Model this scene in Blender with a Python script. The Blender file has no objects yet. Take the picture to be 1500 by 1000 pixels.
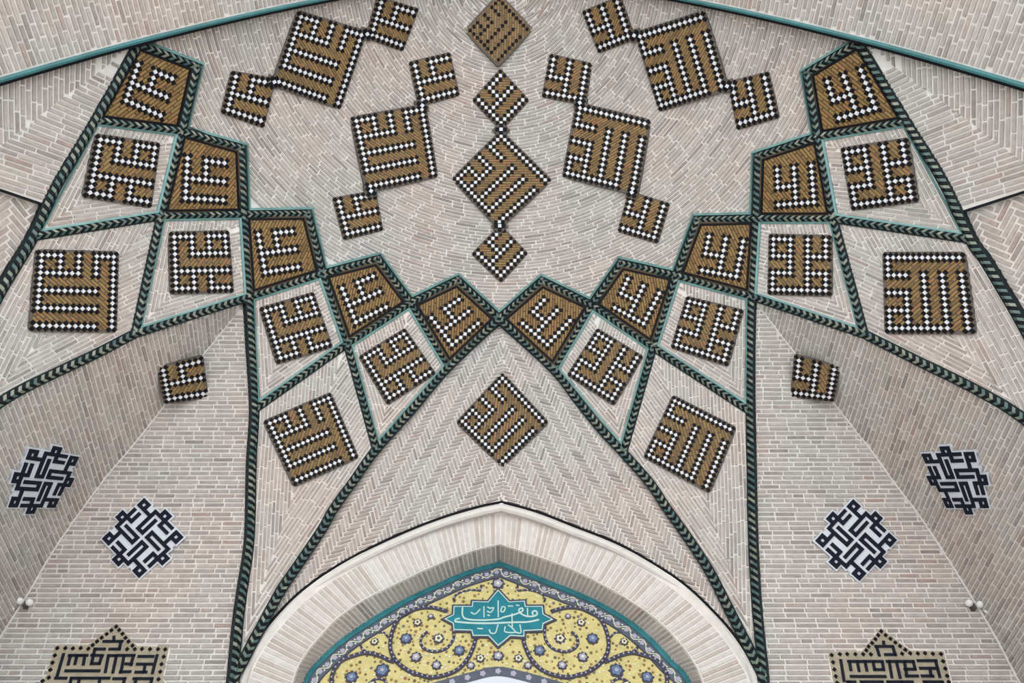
import bpy, math, random
import numpy as np

# ------------------------------------------------------------------ camera, world, light, exposure
random.seed(7)
rng = np.random.default_rng(7)
scn = bpy.context.scene
COL = scn.collection
F, CX, CY = 1120.0, 737.0, 500.0            # focal length and principal point of the 1500x1000 frame
PITCH = math.radians(53.0)                  # looking steeply up into the vault
CAM = np.array([0.0, 0.0, 1.6])
cd = bpy.data.cameras.new('camera')
cd.sensor_width = 36.0
cd.lens = F / 1500.0 * 36.0
cd.shift_x = (750.0 - CX) / 1500.0
cd.clip_end = 200.0
cam = bpy.data.objects.new('camera', cd)
COL.objects.link(cam)
cam.location = CAM
cam.rotation_euler = (math.radians(90.0) + PITCH, 0, 0)
scn.camera = cam

world = bpy.data.worlds.new('overcast_sky')
scn.world = world
world.use_nodes = True
bg = world.node_tree.nodes['Background']
bg.inputs['Color'].default_value = (0.95, 0.985, 1.0, 1)
bg.inputs['Strength'].default_value = 1.0
scn.view_settings.view_transform = 'Standard'
scn.view_settings.look = 'None'
scn.view_settings.gamma = 1.0
scn.view_settings.use_curve_mapping = False
scn.view_settings.exposure = 1.25

# ------------------------------------------------------------------ materials
def mat(name, col, rough=0.85, var=None, spec=0.3, noise=0.0, nscale=6.0, bump=0.0, var2=None, coarse=None):
    m = bpy.data.materials.new(name)
    m.use_nodes = True
    nt = m.node_tree
    b = nt.nodes['Principled BSDF']
    b.inputs['Roughness'].default_value = rough
    b.inputs['Specular IOR Level'].default_value = spec
    b.inputs['Base Color'].default_value = (*col, 1)
    src = None
    if var:                                  # one tone per piece
        oi = nt.nodes.new('ShaderNodeObjectInfo')
        ge = nt.nodes.new('ShaderNodeNewGeometry')
        ad = nt.nodes.new('ShaderNodeMath'); ad.operation = 'ADD'
        fr = nt.nodes.new('ShaderNodeMath'); fr.operation = 'FRACT'
        nt.links.new(oi.outputs['Random'], ad.inputs[0])
        nt.links.new(ge.outputs['Random Per Island'], ad.inputs[1])
        nt.links.new(ad.outputs[0], fr.inputs[0])
        cr = nt.nodes.new('ShaderNodeValToRGB')
        els = cr.color_ramp.elements
        els[0].position = var[0][0]; els[0].color = (*var[0][1], 1)
        els[1].position = var[-1][0]; els[1].color = (*var[-1][1], 1)
        for p, c in var[1:-1]:
            e = els.new(p); e.color = (*c, 1)
        nt.links.new(fr.outputs[0], cr.inputs[0])
        src = cr.outputs['Color']
    if noise:
        tc = nt.nodes.new('ShaderNodeNewGeometry')
        nz = nt.nodes.new('ShaderNodeTexNoise')
        nz.inputs['Scale'].default_value = nscale
        nz.inputs['Detail'].default_value = 5
        nt.links.new(tc.outputs['Position'], nz.inputs['Vector'])
        mr = nt.nodes.new('ShaderNodeMapRange')
        mr.inputs['From Min'].default_value = 0.25
        mr.inputs['From Max'].default_value = 0.75
        mr.inputs['To Min'].default_value = 1.0 - noise
        mr.inputs['To Max'].default_value = 1.0 + noise
        nt.links.new(nz.outputs['Fac'], mr.inputs['Value'])
        mx = nt.nodes.new('ShaderNodeVectorMath'); mx.operation = 'SCALE'
        if src is None:
            mx.inputs[0].default_value = col
        else:
            nt.links.new(src, mx.inputs[0])
        nt.links.new(mr.outputs['Result'], mx.inputs['Scale'])
        src = mx.outputs['Vector']
        if coarse:                           # broad weathering: some areas pinker, some greyer
            n2 = nt.nodes.new('ShaderNodeTexNoise')
            n2.inputs['Scale'].default_value = 0.9
            n2.inputs['Detail'].default_value = 3
            nt.links.new(tc.outputs['Position'], n2.inputs['Vector'])
            c2 = nt.nodes.new('ShaderNodeValToRGB')
            c2.color_ramp.elements[0].position = 0.35; c2.color_ramp.elements[0].color = (*coarse[0], 1)
            c2.color_ramp.elements[1].position = 0.65; c2.color_ramp.elements[1].color = (*coarse[1], 1)
            nt.links.new(n2.outputs['Fac'], c2.inputs[0])
            mu = nt.nodes.new('ShaderNodeVectorMath'); mu.operation = 'MULTIPLY'
            nt.links.new(src, mu.inputs[0]); nt.links.new(c2.outputs['Color'], mu.inputs[1])
            src = mu.outputs['Vector']
        if bump:
            bp = nt.nodes.new('ShaderNodeBump')
            bp.inputs['Strength'].default_value = bump
            bp.inputs['Distance'].default_value = 0.01
            nt.links.new(nz.outputs['Fac'], bp.inputs['Height'])
            nt.links.new(bp.outputs['Normal'], b.inputs['Normal'])
    if src is not None:
        nt.links.new(src, b.inputs['Base Color'])
    return m

COARSE = ((1.05, 0.98, 0.95), (0.97, 0.985, 0.98))
M = {
    'mortar': mat('pale_lime_mortar', (0.72, 0.70, 0.68), 0.95, noise=0.10, nscale=9, bump=0.3, coarse=COARSE),
    'brick': mat('buff_brick', (0.5, 0.45, 0.41), 0.9,
                 var=[(0.0, (0.28, 0.25, 0.235)), (0.10, (0.36, 0.33, 0.31)), (0.5, (0.41, 0.375, 0.352)),
                      (0.88, (0.46, 0.425, 0.402)), (0.96, (0.41, 0.355, 0.33)), (1.0, (0.37, 0.29, 0.265))],
                 noise=0.16, nscale=22, bump=0.4, coarse=COARSE),
    'ring_brick': mat('pink_buff_brick', (0.6, 0.52, 0.47), 0.9,
                      var=[(0.0, (0.50, 0.43, 0.385)), (0.5, (0.59, 0.535, 0.50)), (1.0, (0.66, 0.62, 0.59))], noise=0.12, nscale=18, bump=0.3),
    'white': mat('white_glazed_tile', (0.66, 0.69, 0.75), 0.4, spec=0.4),
    'black': mat('black_glazed_tile', (0.006, 0.006, 0.009), 0.55, spec=0.12),
    'navy': mat('navy_black_tile', (0.008, 0.011, 0.022), 0.55, spec=0.15),
    'brown': mat('brown_glazed_brick', (0.25, 0.15, 0.06), 0.55,
                 var=[(0.0, (0.185, 0.112, 0.045)), (0.4, (0.25, 0.155, 0.062)), (0.75, (0.285, 0.185, 0.072)), (1.0, (0.31, 0.155, 0.068))], noise=0.1, nscale=15, spec=0.15),
    'brown_joint': mat('dark_brown_joint', (0.085, 0.058, 0.034), 0.8),
    'rim': mat('grey_brown_rim', (0.12, 0.10, 0.085), 0.8, noise=0.15),
    'teal': mat('turquoise_glaze', (0.042, 0.165, 0.175), 0.35, spec=0.5, noise=0.25, nscale=5),
    'teal_edge': mat('pale_turquoise_glaze', (0.15, 0.30, 0.29), 0.4, spec=0.5, noise=0.3, nscale=5),
    'rope_base': mat('dark_teal_joint', (0.012, 0.02, 0.022), 0.65, spec=0.15),
    'rope_black': mat('rope_black_tile', (0.007, 0.009, 0.012), 0.55, spec=0.15),
    'rope_pale': mat('rope_pale_tile', (0.3, 0.36, 0.3), 0.4,
                     var=[(0.0, (0.05, 0.11, 0.11)), (0.4, (0.11, 0.165, 0.15)), (0.75, (0.19, 0.22, 0.17)), (1.0, (0.28, 0.30, 0.24))]),
    'plaque': mat('tan_plaque', (0.38, 0.33, 0.245), 0.7, noise=0.2, nscale=12),
    'plaster': mat('white_plaster_bead', (0.70, 0.665, 0.63), 0.9, noise=0.08, nscale=14),
    'ty_yellow': mat('yellow_glazed_tile', (0.62, 0.53, 0.22), 0.45, noise=0.16, nscale=14),
    'ty_teal': mat('turquoise_band_tile', (0.03, 0.17, 0.20), 0.4, noise=0.3, nscale=10, spec=0.25),
    'ty_slate': mat('slate_blue_tile', (0.09, 0.105, 0.14), 0.5, noise=0.2, nscale=20),
    'ty_vine': mat('dark_violet_tile', (0.055, 0.052, 0.085), 0.45),
    'ty_blue': mat('blue_petal_tile', (0.13, 0.20, 0.34), 0.45),
    'ty_lilac': mat('lilac_petal_tile', (0.40, 0.38, 0.48), 0.45),
    'ty_green': mat('olive_leaf_tile', (0.19, 0.17, 0.06), 0.5,
                    var=[(0.0, (0.10, 0.09, 0.05)), (0.5, (0.26, 0.20, 0.06)), (0.8, (0.35, 0.14, 0.08)), (1.0, (0.12, 0.17, 0.16))]),
    'ty_pale': mat('cream_petal_tile', (0.72, 0.68, 0.50), 0.45),
    'cart': mat('turquoise_cartouche_tile', (0.008, 0.19, 0.245), 0.4, noise=0.2, nscale=8, spec=0.25),
    'letter': mat('pale_letter_tile', (0.55, 0.72, 0.66), 0.4),
    'lampwhite': mat('white_enamel', (0.85, 0.85, 0.84), 0.4),
    'floor': mat('courtyard_stone', (0.55, 0.53, 0.50), 0.85, noise=0.12, nscale=1.5),
}

# ------------------------------------------------------------------ object helpers
def link(name, verts, faces, m, parent=None, loc=None):
    v = np.asarray(verts, float)
    if loc is None:
        loc = v.mean(0)
    me = bpy.data.meshes.new(name)
    me.from_pydata((v - loc).tolist(), [], faces)
    me.materials.append(M[m] if isinstance(m, str) else m)
    o = bpy.data.objects.new(name, me)
    COL.objects.link(o)
    o.location = loc
    if parent is not None:
        o.parent = parent
        o.location = np.asarray(loc) - np.asarray(ORIG.get(parent.name, (0, 0, 0)))
    ORIG[o.name] = np.asarray(loc, float)
    return o
ORIG = {}

def empty(name, loc):
    o = bpy.data.objects.new(name, None)
    COL.objects.link(o)
    o.location = loc
    o.empty_display_size = 0.1
    ORIG[o.name] = np.asarray(loc, float)
    return o

def tag(o, label=None, cat=None, group=None, kind=None):
    if label: o['label'] = label
    if cat: o['category'] = cat
    if group: o['group'] = group
    if kind: o['kind'] = kind
    return o

class MB:
    """collects polygons and prisms for one mesh"""
    def __init__(self): self.v = []; self.f = []
    def poly(self, pts):
        n = len(self.v); self.v += [list(p) for p in pts]; self.f.append(list(range(n, n + len(pts))))
    def prism(self, bot, top, base=False):
        n = len(self.v); k = len(bot)
        self.v += [list(p) for p in bot] + [list(p) for p in top]
        self.f.append([n + k + i for i in range(k)])
        if base: self.f.append([n + k - 1 - i for i in range(k)])
        for i in range(k):
            j = (i + 1) % k
            self.f.append([n + i, n + j, n + k + j, n + k + i])
    def strip(self, rows, closed=False):
        """rows: list of equally long point lists; skins a sheet through them"""
        n = len(self.v); k = len(rows[0])
        for r in rows: self.v += [list(p) for p in r]
        for i in range(len(rows) - 1):
            for j in range(k if closed else k - 1):
                a = n + i * k + j; b = n + i * k + (j + 1) % k
                self.f.append([a, b, b + k, a + k])
    def build(self, name, m, parent=None, kind=None, loc=None):
        if not self.v: return None
        o = link(name, self.v, self.f, m, parent, loc)
        if kind: o['kind'] = kind
        return o

# ------------------------------------------------------------------ geometry of the place
YC = 2.0                                    # plan centre of the octagon; plane of the front arch
_pz = np.array([-2.0, 1.0, 2.4, 3.66, 5.0, 6.16, 7.25, 8.7, 9.55, 10.2]) + 1.6
_pr = np.array([5.2, 5.2, 5.16, 5.02, 4.62, 4.02, 3.30, 2.0, 0.98, 0.0])
def hermite(xs, ys, xq):
    d = np.gradient(ys, xs)
    i = np.clip(np.searchsorted(xs, xq) - 1, 0, len(xs) - 2)
    h = xs[i + 1] - xs[i]; t = (xq - xs[i]) / h
    return ((2*t**3 - 3*t**2 + 1) * ys[i] + (t**3 - 2*t**2 + t) * h * d[i] + (-2*t**3 + 3*t**2) * ys[i+1] + (t**3 - t**2) * h * d[i+1])
ZT = np.linspace(_pz[0], _pz[-1], 1500)
RT = np.maximum(hermite(_pz, _pr, ZT), 0)
def R(z): return np.interp(z, ZT, RT) - np.maximum(np.asarray(z) - ZT[-1], 0)
_seg = np.hypot(np.diff(ZT), np.diff(RT))
ST = np.concatenate([[0], np.cumsum(_seg)]); ST = ST[-1] - ST      # arc length down from the apex

ce, se = math.cos(PITCH), math.sin(PITCH)
def dirs(px):
    px = np.atleast_2d(np.asarray(px, float))
    u = (px[:, 0] - CX) / F; v = (CY - px[:, 1]) / F
    return np.stack([u, ce - v * se, se + v * ce], 1)
def project(P):
    d = np.atleast_2d(P) - CAM
    f = d[:, 1] * ce + d[:, 2] * se
    up = -d[:, 1] * se + d[:, 2] * ce
    return np.stack([CX + F * d[:, 0] / f, CY - F * up / f], 1)

class Surf:
    def __init__(self, g): self.g = g
    def cast(self, px):
        d = dirs(px)
        ts = np.linspace(3.0, 17.0, 561)
        P = CAM + d[:, None, :] * ts[None, :, None]
        G = self.g(P.reshape(-1, 3)).reshape(len(d), -1)
        hit = (G[:, 1:] > 0) & (G[:, :-1] <= 0)
        k = np.where(hit.any(1), hit.argmax(1), len(ts) - 2)
        lo, hi = ts[k], ts[k + 1]
        for _ in range(22):
            mid = (lo + hi) / 2
            s = self.g(CAM + d * mid[:, None]) > 0
            hi = np.where(s, mid, hi); lo = np.where(s, lo, mid)
        return CAM + d * ((lo + hi) / 2)[:, None]
    def normal(self, P):
        P = np.atleast_2d(P); e = 1e-3; n = np.zeros_like(P)
        for i in range(3):
            dv = np.zeros(3); dv[i] = e
            n[:, i] = self.g(P + dv) - self.g(P - dv)
        n /= np.maximum(np.linalg.norm(n, axis=1, keepdims=True), 1e-9)
        return -n
    def proj(self, P, n):
        P = np.array(P, float)
        for _ in range(6):
            g0 = self.g(P); g1 = self.g(P + n * 1e-3)
            dd = (g1 - g0) / 1e-3
            P = P - n * (g0 / np.where(np.abs(dd) < .2, np.sign(dd) * .2 + 1e-6, dd))[:, None]
        return P

def sigma(off=0.0):
    return Surf(lambda P: np.hypot(P[:, 0], P[:, 1] - YC) - (R(P[:, 2]) + off))
VAULT = sigma(0.0)
STAR = sigma(0.05)
def vault_pt(px): return VAULT.cast(px)

def smooth(pts, n=6):
    """Catmull-Rom through pixel points"""
    p = np.asarray(pts, float)
    if len(p) < 3: return densify(p, 14)
    q = np.vstack([2 * p[0] - p[1], p, 2 * p[-1] - p[-2]])
    out = []
    for i in range(1, len(q) - 2):
        for k in range(n):
            t = k / n
            a, b, c, d = q[i-1], q[i], q[i+1], q[i+2]
            out.append(.5 * (2*b + (c - a)*t + (2*a - 5*b + 4*c - d)*t*t + (3*b - a - 3*c + d)*t**3))
    out.append(q[-2])
    return np.array(out)
def densify(p, step=14.0):
    p = np.asarray(p, float); out = []
    for a, b in zip(p[:-1], p[1:]):
        n = max(1, int(np.hypot(*(b - a)) / step))
        out += [a + (b - a) * i / n for i in range(n)]
    out.append(p[-1])
    return np.array(out)
def densify_loop(p, step=14.0):
    p = np.asarray(p, float)
    return densify(np.vstack([p, p[:1]]), step)[:-1]
def area2(p):
    x, y = p[:, 0], p[:, 1]
    return 0.5 * np.sum(x * np.roll(y, -1) - np.roll(x, -1) * y)
def inset(p, d):
    """inward offset of a pixel outline"""
    p = np.asarray(p, float)
    if area2(p) < 0: p = p[::-1]
    keep = [0]
    for i in range(1, len(p)):
        if np.hypot(*(p[i] - p[keep[-1]])) > 0.5: keep.append(i)
    p = p[keep]
    out = []
    for i in range(len(p)):
        a, b, c = p[i-1], p[i], p[(i+1) % len(p)]
        e1 = (b - a) / np.hypot(*(b - a)); e2 = (c - b) / max(np.hypot(*(c - b)), 1e-9)
        n1 = np.array([-e1[1], e1[0]]); n2 = np.array([-e2[1], e2[0]])
        m = n1 + n2; L = m @ m
        m = m / L * 2 if L > 0.35 else m / max(math.sqrt(L), 1e-6) * 1.6
        out.append(b + m * d)
    return np.array(out)

# traced joints of the rib net (pixels), one dictionary a side
NL = dict(A0=(202, 64), A1=(287, 97), A2=(265, 192), A3=(139, 176), B1=(353, 217), B2=(357, 314), B3=(235, 316), F1=(49, 345),
          C1=(450, 313), C2=(472, 401), C3=(365, 435), G1=(198, 488), D1=(553, 380), D2=(601, 444), D3=(508, 504), H1=(373, 599),
          E1=(670, 411), E2=(731, 467), E3=(657, 537), I1=(551, 658))
NR = dict(A0=(1258, 62), A1=(1183, 107), A2=(1199, 200), A3=(1328, 178), B1=(1111, 229), B2=(1108, 320), B3=(1221, 320), F1=(1421, 349),
          C1=(1022, 322), C2=(991, 404), C3=(1101, 434), G1=(1266, 489), D1=(910, 386), D2=(867, 447), D3=(957, 509), H1=(1099, 602),
          E1=(794, 412), E2=(731, 467), E3=(811, 541), I1=(913, 663))
FOOT = {'L': (342, 990), 'R': (1118, 988)}
TAIL = {'L': [(336, 1040), (331, 1110)], 'R': [(1123, 1040), (1128, 1110)]}
FOOT2 = {'L': (-160, 761), 'R': (1634, 761)}
R3X = {'L': [(368, 500), None, (369, 676), (367, 764), (364, 807), (356, 860), (349, 913), (344, 966)],
       'R': [(1099, 520), None, (1101, 704), (1102, 757), (1104, 810), (1108, 880), (1114, 945), (1117, 972)]}
R6X = {'L': [(603, 600), None, (518, 704), (488, 746), (471, 776), (440, 822), (411, 865), (386, 911), (367, 946), (354, 972)],
       'R': [(846, 586), (882, 630), None, (952, 707), (976, 743), (1004, 782), (1038, 834), (1067, 890), (1092, 939), (1109, 972)]}
R1X = {'L': [(81, 274), None, (0, 427), (-60, 545), (-120, 672)],
       'R': [(1383, 267), None, (1444, 382), (1472, 429), (1497, 472), (1560, 590), (1605, 690)]}
Q4X = {'L': [(134, 521), (70, 551), (28, 572), (0, 589), (-50, 627), (-110, 688)],
       'R': [(1318, 515), (1360, 536), (1402, 556), (1444, 578), (1486, 603), (1540, 645), (1590, 698)]}
CREASE = {'L': [(316, 497), (275, 547), (238, 597), (196, 650), (157, 696), (121, 744), (77, 807), (40, 870), (0, 932), (-45, 1010), (-95, 1100), (-150, 1220)],
          'R': [(1136, 480), (1164, 516), (1223, 592), (1276, 659), (1312, 709), (1345, 752), (1382, 807), (1424, 874), (1461, 936), (1492, 995), (1540, 1080), (1600, 1200)]}
def fillin(lst, v): return [v if q is None else q for q in lst]
PATH = {}
for s, N in (('L', NL), ('R', NR)):
    PATH[s, 'R1'] = smooth([N['A0'], N['A3']] + fillin(R1X[s], N['F1']) + [FOOT2[s]])
    PATH[s, 'R1low'] = smooth([N['F1']] + R1X[s][2:] + [FOOT2[s]])
    PATH[s, 'R3low'] = smooth([N['C3']] + fillin(R3X[s], N['H1']) + [FOOT[s]])
    PATH[s, 'H1foot'] = smooth([N['H1']] + R3X[s][2:] + [FOOT[s]])
    PATH[s, 'R6low'] = smooth([N['E2'], N['E3']] + fillin(R6X[s], N['I1']) + [FOOT[s]])
    k = R6X[s].index(None)
    PATH[s, 'I1foot'] = smooth([N['I1']] + R6X[s][k+1:] + [FOOT[s]])
    PATH[s, 'Q4low'] = smooth([N['G1']] + Q4X[s] + [FOOT2[s]])
    PATH[s, 'crease'] = smooth([N['C3']] + CREASE[s], 4)

def ztable(P, axis):
    o = np.argsort(P[:, 2]); P = P[o]
    return P[:, 2], P[:, axis]
# back corner walls: ruled along X, leaning forward as they rise; profile taken from the rib that bounds them
g3 = np.vstack([VAULT.cast(PATH['L', 'R3low']), VAULT.cast(PATH['R', 'R3low'])])
_zz, _yy = ztable(g3, 1)
pf = np.polyfit(_zz, _yy, 4)
ZG = np.linspace(-0.2, 9.5, 600)
def profile(pf, z0, z1):                    # below the springing the lean dies away into the upright wall
    y = np.polyval(pf, np.clip(ZG, z0, z1)); s0 = min(0.0, float(np.polyval(np.polyder(pf), z0))); tau = 0.6
    return np.where(ZG < z0, y - s0 * tau * (1 - np.exp((ZG - z0) / tau)), y)
YG = profile(pf, _zz.min(), _zz.max()) + 0.03
def GB(z): return np.interp(z, ZG, YG)
WALLB = Surf(lambda P: P[:, 1] - GB(P[:, 2]))
SG = np.concatenate([[0], np.cumsum(np.hypot(np.diff(ZG), np.diff(YG)))])
# lunette over the niche
g6 = np.vstack([VAULT.cast(PATH['L', 'R6low']), VAULT.cast(PATH['R', 'R6low'])])
_z6, _y6 = ztable(g6, 1)
pf6 = np.polyfit(_z6, _y6, 3)
YL = profile(pf6, _z6.min(), _z6.max()) + 0.06
def GL(z): return np.interp(z, ZG, YL)
LUN = Surf(lambda P: P[:, 1] - GL(P[:, 2]))
SL = np.concatenate([[0], np.cumsum(np.hypot(np.diff(ZG), np.diff(YL)))])
# side corner walls
SIDE = {}
for s, sg in (('L', -1), ('R', 1)):
    c = WALLB.cast(PATH[s, 'crease'])
    zc, xc = ztable(c, 0)
    q = VAULT.cast(np.vstack([densify([NL['C3'] if s == 'L' else NR['C3'], (NL if s == 'L' else NR)['G1']]), PATH[s, 'Q4low']]))
    zq, xq = ztable(q, 0); _, yq = ztable(q, 1)
    def gside(P, sg=sg, zc=zc, xc=xc, zq=zq, xq=xq, yq=yq):
        z = P[:, 2]; h = np.interp(z, zc, sg * xc); hq = np.interp(z, zq, sg * xq); y0 = GB(z); y1 = np.interp(z, zq, yq)
        w = np.clip((y0 - P[:, 1]) / np.maximum(y0 - y1, 0.05), 0, 1.0)
        return sg * P[:, 0] - (h + w * (hq - h))
    SIDE[s] = Surf(gside)

# ------------------------------------------------------------------ charts: flat (a,b) coordinates on a surface
class ChartVault:
    def __init__(self, off): self.off = off; self.surf = sigma(off)
    def inv(self, P): return np.stack([np.arctan2(P[:, 0], P[:, 1] - YC), -np.interp(P[:, 2], ZT, ST)], 1)
    def fwd(self, q):
        z = np.interp(-q[:, 1], ST[::-1], ZT[::-1]); r = R(z) + self.off
        return np.stack([r * np.sin(q[:, 0]), YC + r * np.cos(q[:, 0]), z], 1)
    def ascale(self, b): return max(0.15, float(np.interp(-b, ST[::-1], RT[::-1])))
class ChartRuledX:
    def __init__(self, surf, ytab, stab): self.surf, self.y, self.s = surf, ytab, stab
    def inv(self, P): return np.stack([P[:, 0], np.interp(P[:, 2], ZG, self.s)], 1)
    def fwd(self, q):
        z = np.interp(q[:, 1], self.s, ZG)
        return np.stack([q[:, 0], np.interp(z, ZG, self.y), z], 1)
    def ascale(self, b): return 1.0
class ChartSide:
    def __init__(self, surf, sg): self.surf, self.sg = surf, sg
    def inv(self, P): return np.stack([P[:, 1], np.interp(P[:, 2], ZG, SG)], 1)
    def fwd(self, q):
        z = np.interp(q[:, 1], SG, ZG)
        P = np.stack([np.zeros(len(q)), q[:, 0], z], 1)
        P[:, 0] = -self.sg * self.surf.g(P)
        return P
    def ascale(self, b): return 1.0
class ChartPlane:
    """tangent chart: u along a given direction, pushed onto the surface along the mean normal"""
    def __init__(self, surf, P0, n, u):
        self.surf = surf; self.P0 = P0; self.n = n / np.linalg.norm(n)
        u = u - self.n * (u @ self.n); self.u = u / np.linalg.norm(u); self.v = np.cross(self.n, self.u)
    def inv(self, P): d = P - self.P0; return np.stack([d @ self.u, d @ self.v], 1)
    def fwd(self, q):
        P = self.P0 + q[:, :1] * self.u + q[:, 1:2] * self.v
        return self.surf.proj(P, self.n) if self.surf else P
    def ascale(self, b): return 1.0
class ChartSoffit:
    """front arch soffit: a runs out along -Y, b round the arch"""
    def __init__(self, off): self.off = off; self.surf = Surf(lambda P: np.abs(P[:, 0]) - (R(P[:, 2]) + off))
    def inv(self, P): return np.stack([P[:, 1], np.sign(P[:, 0]) * np.interp(P[:, 2], ZT, ST)], 1)
    def fwd(self, q):
        z = np.interp(np.abs(q[:, 1]), ST[::-1], ZT[::-1])
        return np.stack([np.sign(q[:, 1]) * np.maximum(R(z) + self.off, 0), q[:, 0], z], 1)
    def ascale(self, b): return 1.0

# ------------------------------------------------------------------ polygon tools
def pip(pts, poly):
    x, y = pts[:, 0], pts[:, 1]; c = np.zeros(len(pts), bool)
    j = len(poly) - 1
    for i in range(len(poly)):
        xi, yi = poly[i]; xj, yj = poly[j]
        with np.errstate(divide='ignore', invalid='ignore'):
            m = ((yi > y) != (yj > y)) & (x < (xj - xi) * (y - yi) / (yj - yi) + xi)
        c ^= m; j = i
    return c
def clip_convex(subj, clip):
    """Sutherland-Hodgman, clip polygon convex and counter-clockwise"""
    out = [tuple(p) for p in subj]
    n = len(clip)
    for i in range(n):
        ax, ay = clip[i]; bx, by = clip[(i + 1) % n]
        ex, ey = bx - ax, by - ay
        inp, out = out, []
        if not inp: return []
        px_, py_ = inp[-1]; dp = ex * (py_ - ay) - ey * (px_ - ax)
        for qx, qy in inp:
            dq = ex * (qy - ay) - ey * (qx - ax)
            if (dq >= 0) != (dp >= 0):
                t = dp / (dp - dq); out.append((px_ + t * (qx - px_), py_ + t * (qy - py_)))
            if dq >= 0: out.append((qx, qy))
            px_, py_, dp = qx, qy, dq
    return out
def clean(poly):
    out = []
    for p in poly:
        if not out or abs(p[0] - out[-1][0]) + abs(p[1] - out[-1][1]) > 2e-4: out.append(p)
    if len(out) > 2 and abs(out[0][0] - out[-1][0]) + abs(out[0][1] - out[-1][1]) < 2e-4: out.pop()
    return out
def fit(rects, region, minfrac=0.12):
    """cut convex pieces to a region outline"""
    region = np.asarray(region, float)
    if area2(region) < 0: region = region[::-1]
    if not len(rects): return []
    allp = np.array([p for r in rects for p in r]); inside = pip(allp, region)
    out = []; k = 0
    bb0, bb1 = region.min(0), region.max(0)
    for r in rects:
        n = len(r); ins = inside[k:k + n]; k += n
        ra = np.asarray(r)
        lo, hi = ra.min(0), ra.max(0)
        if (hi < bb0).any() or (lo > bb1).any(): continue
        near = ((region > lo) & (region < hi)).all(1).any()
        if ins.all() and not near: out.append(ra); continue
        if not ins.any() and not near:
            # an edge of the region may still cross; rare and thin
            continue
        if area2(ra) < 0: ra = ra[::-1]
        c = clean(clip_convex(region, ra))
        if len(c) < 3: continue
        c = np.array(c)
        if abs(area2(c)) < minfrac * abs(area2(ra)): continue
        out.append(c)
    return out

def courses(chart, region, pitch, length, joint, bond=0.5, jitter=0.0, a_off=0.0):
    region = np.asarray(region); lo, hi = region.min(0), region.max(0)
    rects = []; b = math.floor(lo[1] / pitch) * pitch; row = 0
    while b < hi[1]:
        sc = chart.ascale(b + pitch / 2)
        L = length / sc; j = joint / sc * 0.27
        n0 = math.floor(lo[0] / L) - 1
        ph = (bond * (row % 2) + random.uniform(-jitter, jitter) + a_off) * L
        a = n0 * L + ph
        while a < hi[0]:
            Lr = L * random.choice([1, 1, 1, 1, .55]) if jitter else L
            rects.append([(a + j, b + joint / 2), (a + Lr - j, b + joint / 2), (a + Lr - j, b + pitch - joint / 2), (a + j, b + pitch - joint / 2)])
            a += Lr
        b += pitch; row += 1
    return rects
def herringbone(region, w, n, joint, ang, origin=(0, 0)):
    region = np.asarray(region); c, s_ = math.cos(ang), math.sin(ang)
    rot = (region - origin) @ np.array([[c, -s_], [s_, c]])          # into the brick frame
    lo = np.floor(rot.min(0) / w).astype(int) - n; hi = np.ceil(rot.max(0) / w).astype(int) + n
    out = []; j = joint / 2
    inv = np.array([[c, s_], [-s_, c]])
    for x in range(lo[0], hi[0]):
        for y in range(lo[1], hi[1]):
            d = (x - y) % (2 * n)
            if d == 0: q = [(x, y), (x + n, y), (x + n, y + 1), (x, y + 1)]
            elif d == 2 * n - 1: q = [(x, y), (x + 1, y), (x + 1, y + n), (x, y + n)]
            else: continue
            q = np.array(q, float) * w
            m = q.mean(0); half = (q.max(0) - q.min(0)) / 2
            q = m + np.sign(q - m) * (half - j)
            out.append(q @ inv + origin)
    return out

PANELS_PX = []                              # outlines of the tile panels, so that no brick is laid unseen behind them
def lay(chart, polys, parent, m='brick', h=0.010, name='brick', bevel=0.004, top=300):
    """lay bricks: every brick real, the ones that show largest as objects of their own"""
    items = []
    if not polys: return
    cen = np.array([p.mean(0) for p in polys])
    nrm = chart.surf.normal(chart.fwd(cen)) if chart.surf else np.tile(chart.n, (len(cen), 1))
    flat = chart.fwd(np.vstack(polys)); pxs = project(flat)
    owner = np.repeat(np.arange(len(polys)), [len(p) for p in polys]); hidden = np.zeros(len(polys), bool)
    for q in PANELS_PX:
        hidden |= np.bincount(owner[~pip(pxs, q)], minlength=len(polys)) == 0
    k = 0
    for i, p in enumerate(polys):
        n = len(p); P = flat[k:k + n]; px = pxs[k:k + n]; k += n
        if hidden[i]: continue
        c = P.mean(0); d = c - P
        L = np.linalg.norm(d, axis=1, keepdims=True)
        inn = P + d / np.maximum(L, 1e-6) * np.minimum(bevel * 1.4, L * .4)
        hh = h * random.uniform(0.75, 1.25)
        tilt = np.array([random.gauss(0, .0012) for _ in range(n)])
        bot = P - nrm[i] * 0.012; topv = inn + nrm[i] * (hh + tilt)[:, None]
        vis = (px[:, 0] > -5) & (px[:, 0] < 1505) & (px[:, 1] > -5) & (px[:, 1] < 1005)
        items.append((abs(area2(px)) if vis.any() else 0.0, bot, topv))
    items.sort(key=lambda t: -t[0])
    rest = MB(); cnt = 0
    for a, bot, tp in items:
        if a > 0 and cnt < top:
            b = MB(); b.prism(bot, tp); b.build(name, m, parent); cnt += 1
        else:
            rest.prism(bot, tp)
    rest.build('far_' + name + 's', m, parent, 'stuff')

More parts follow.
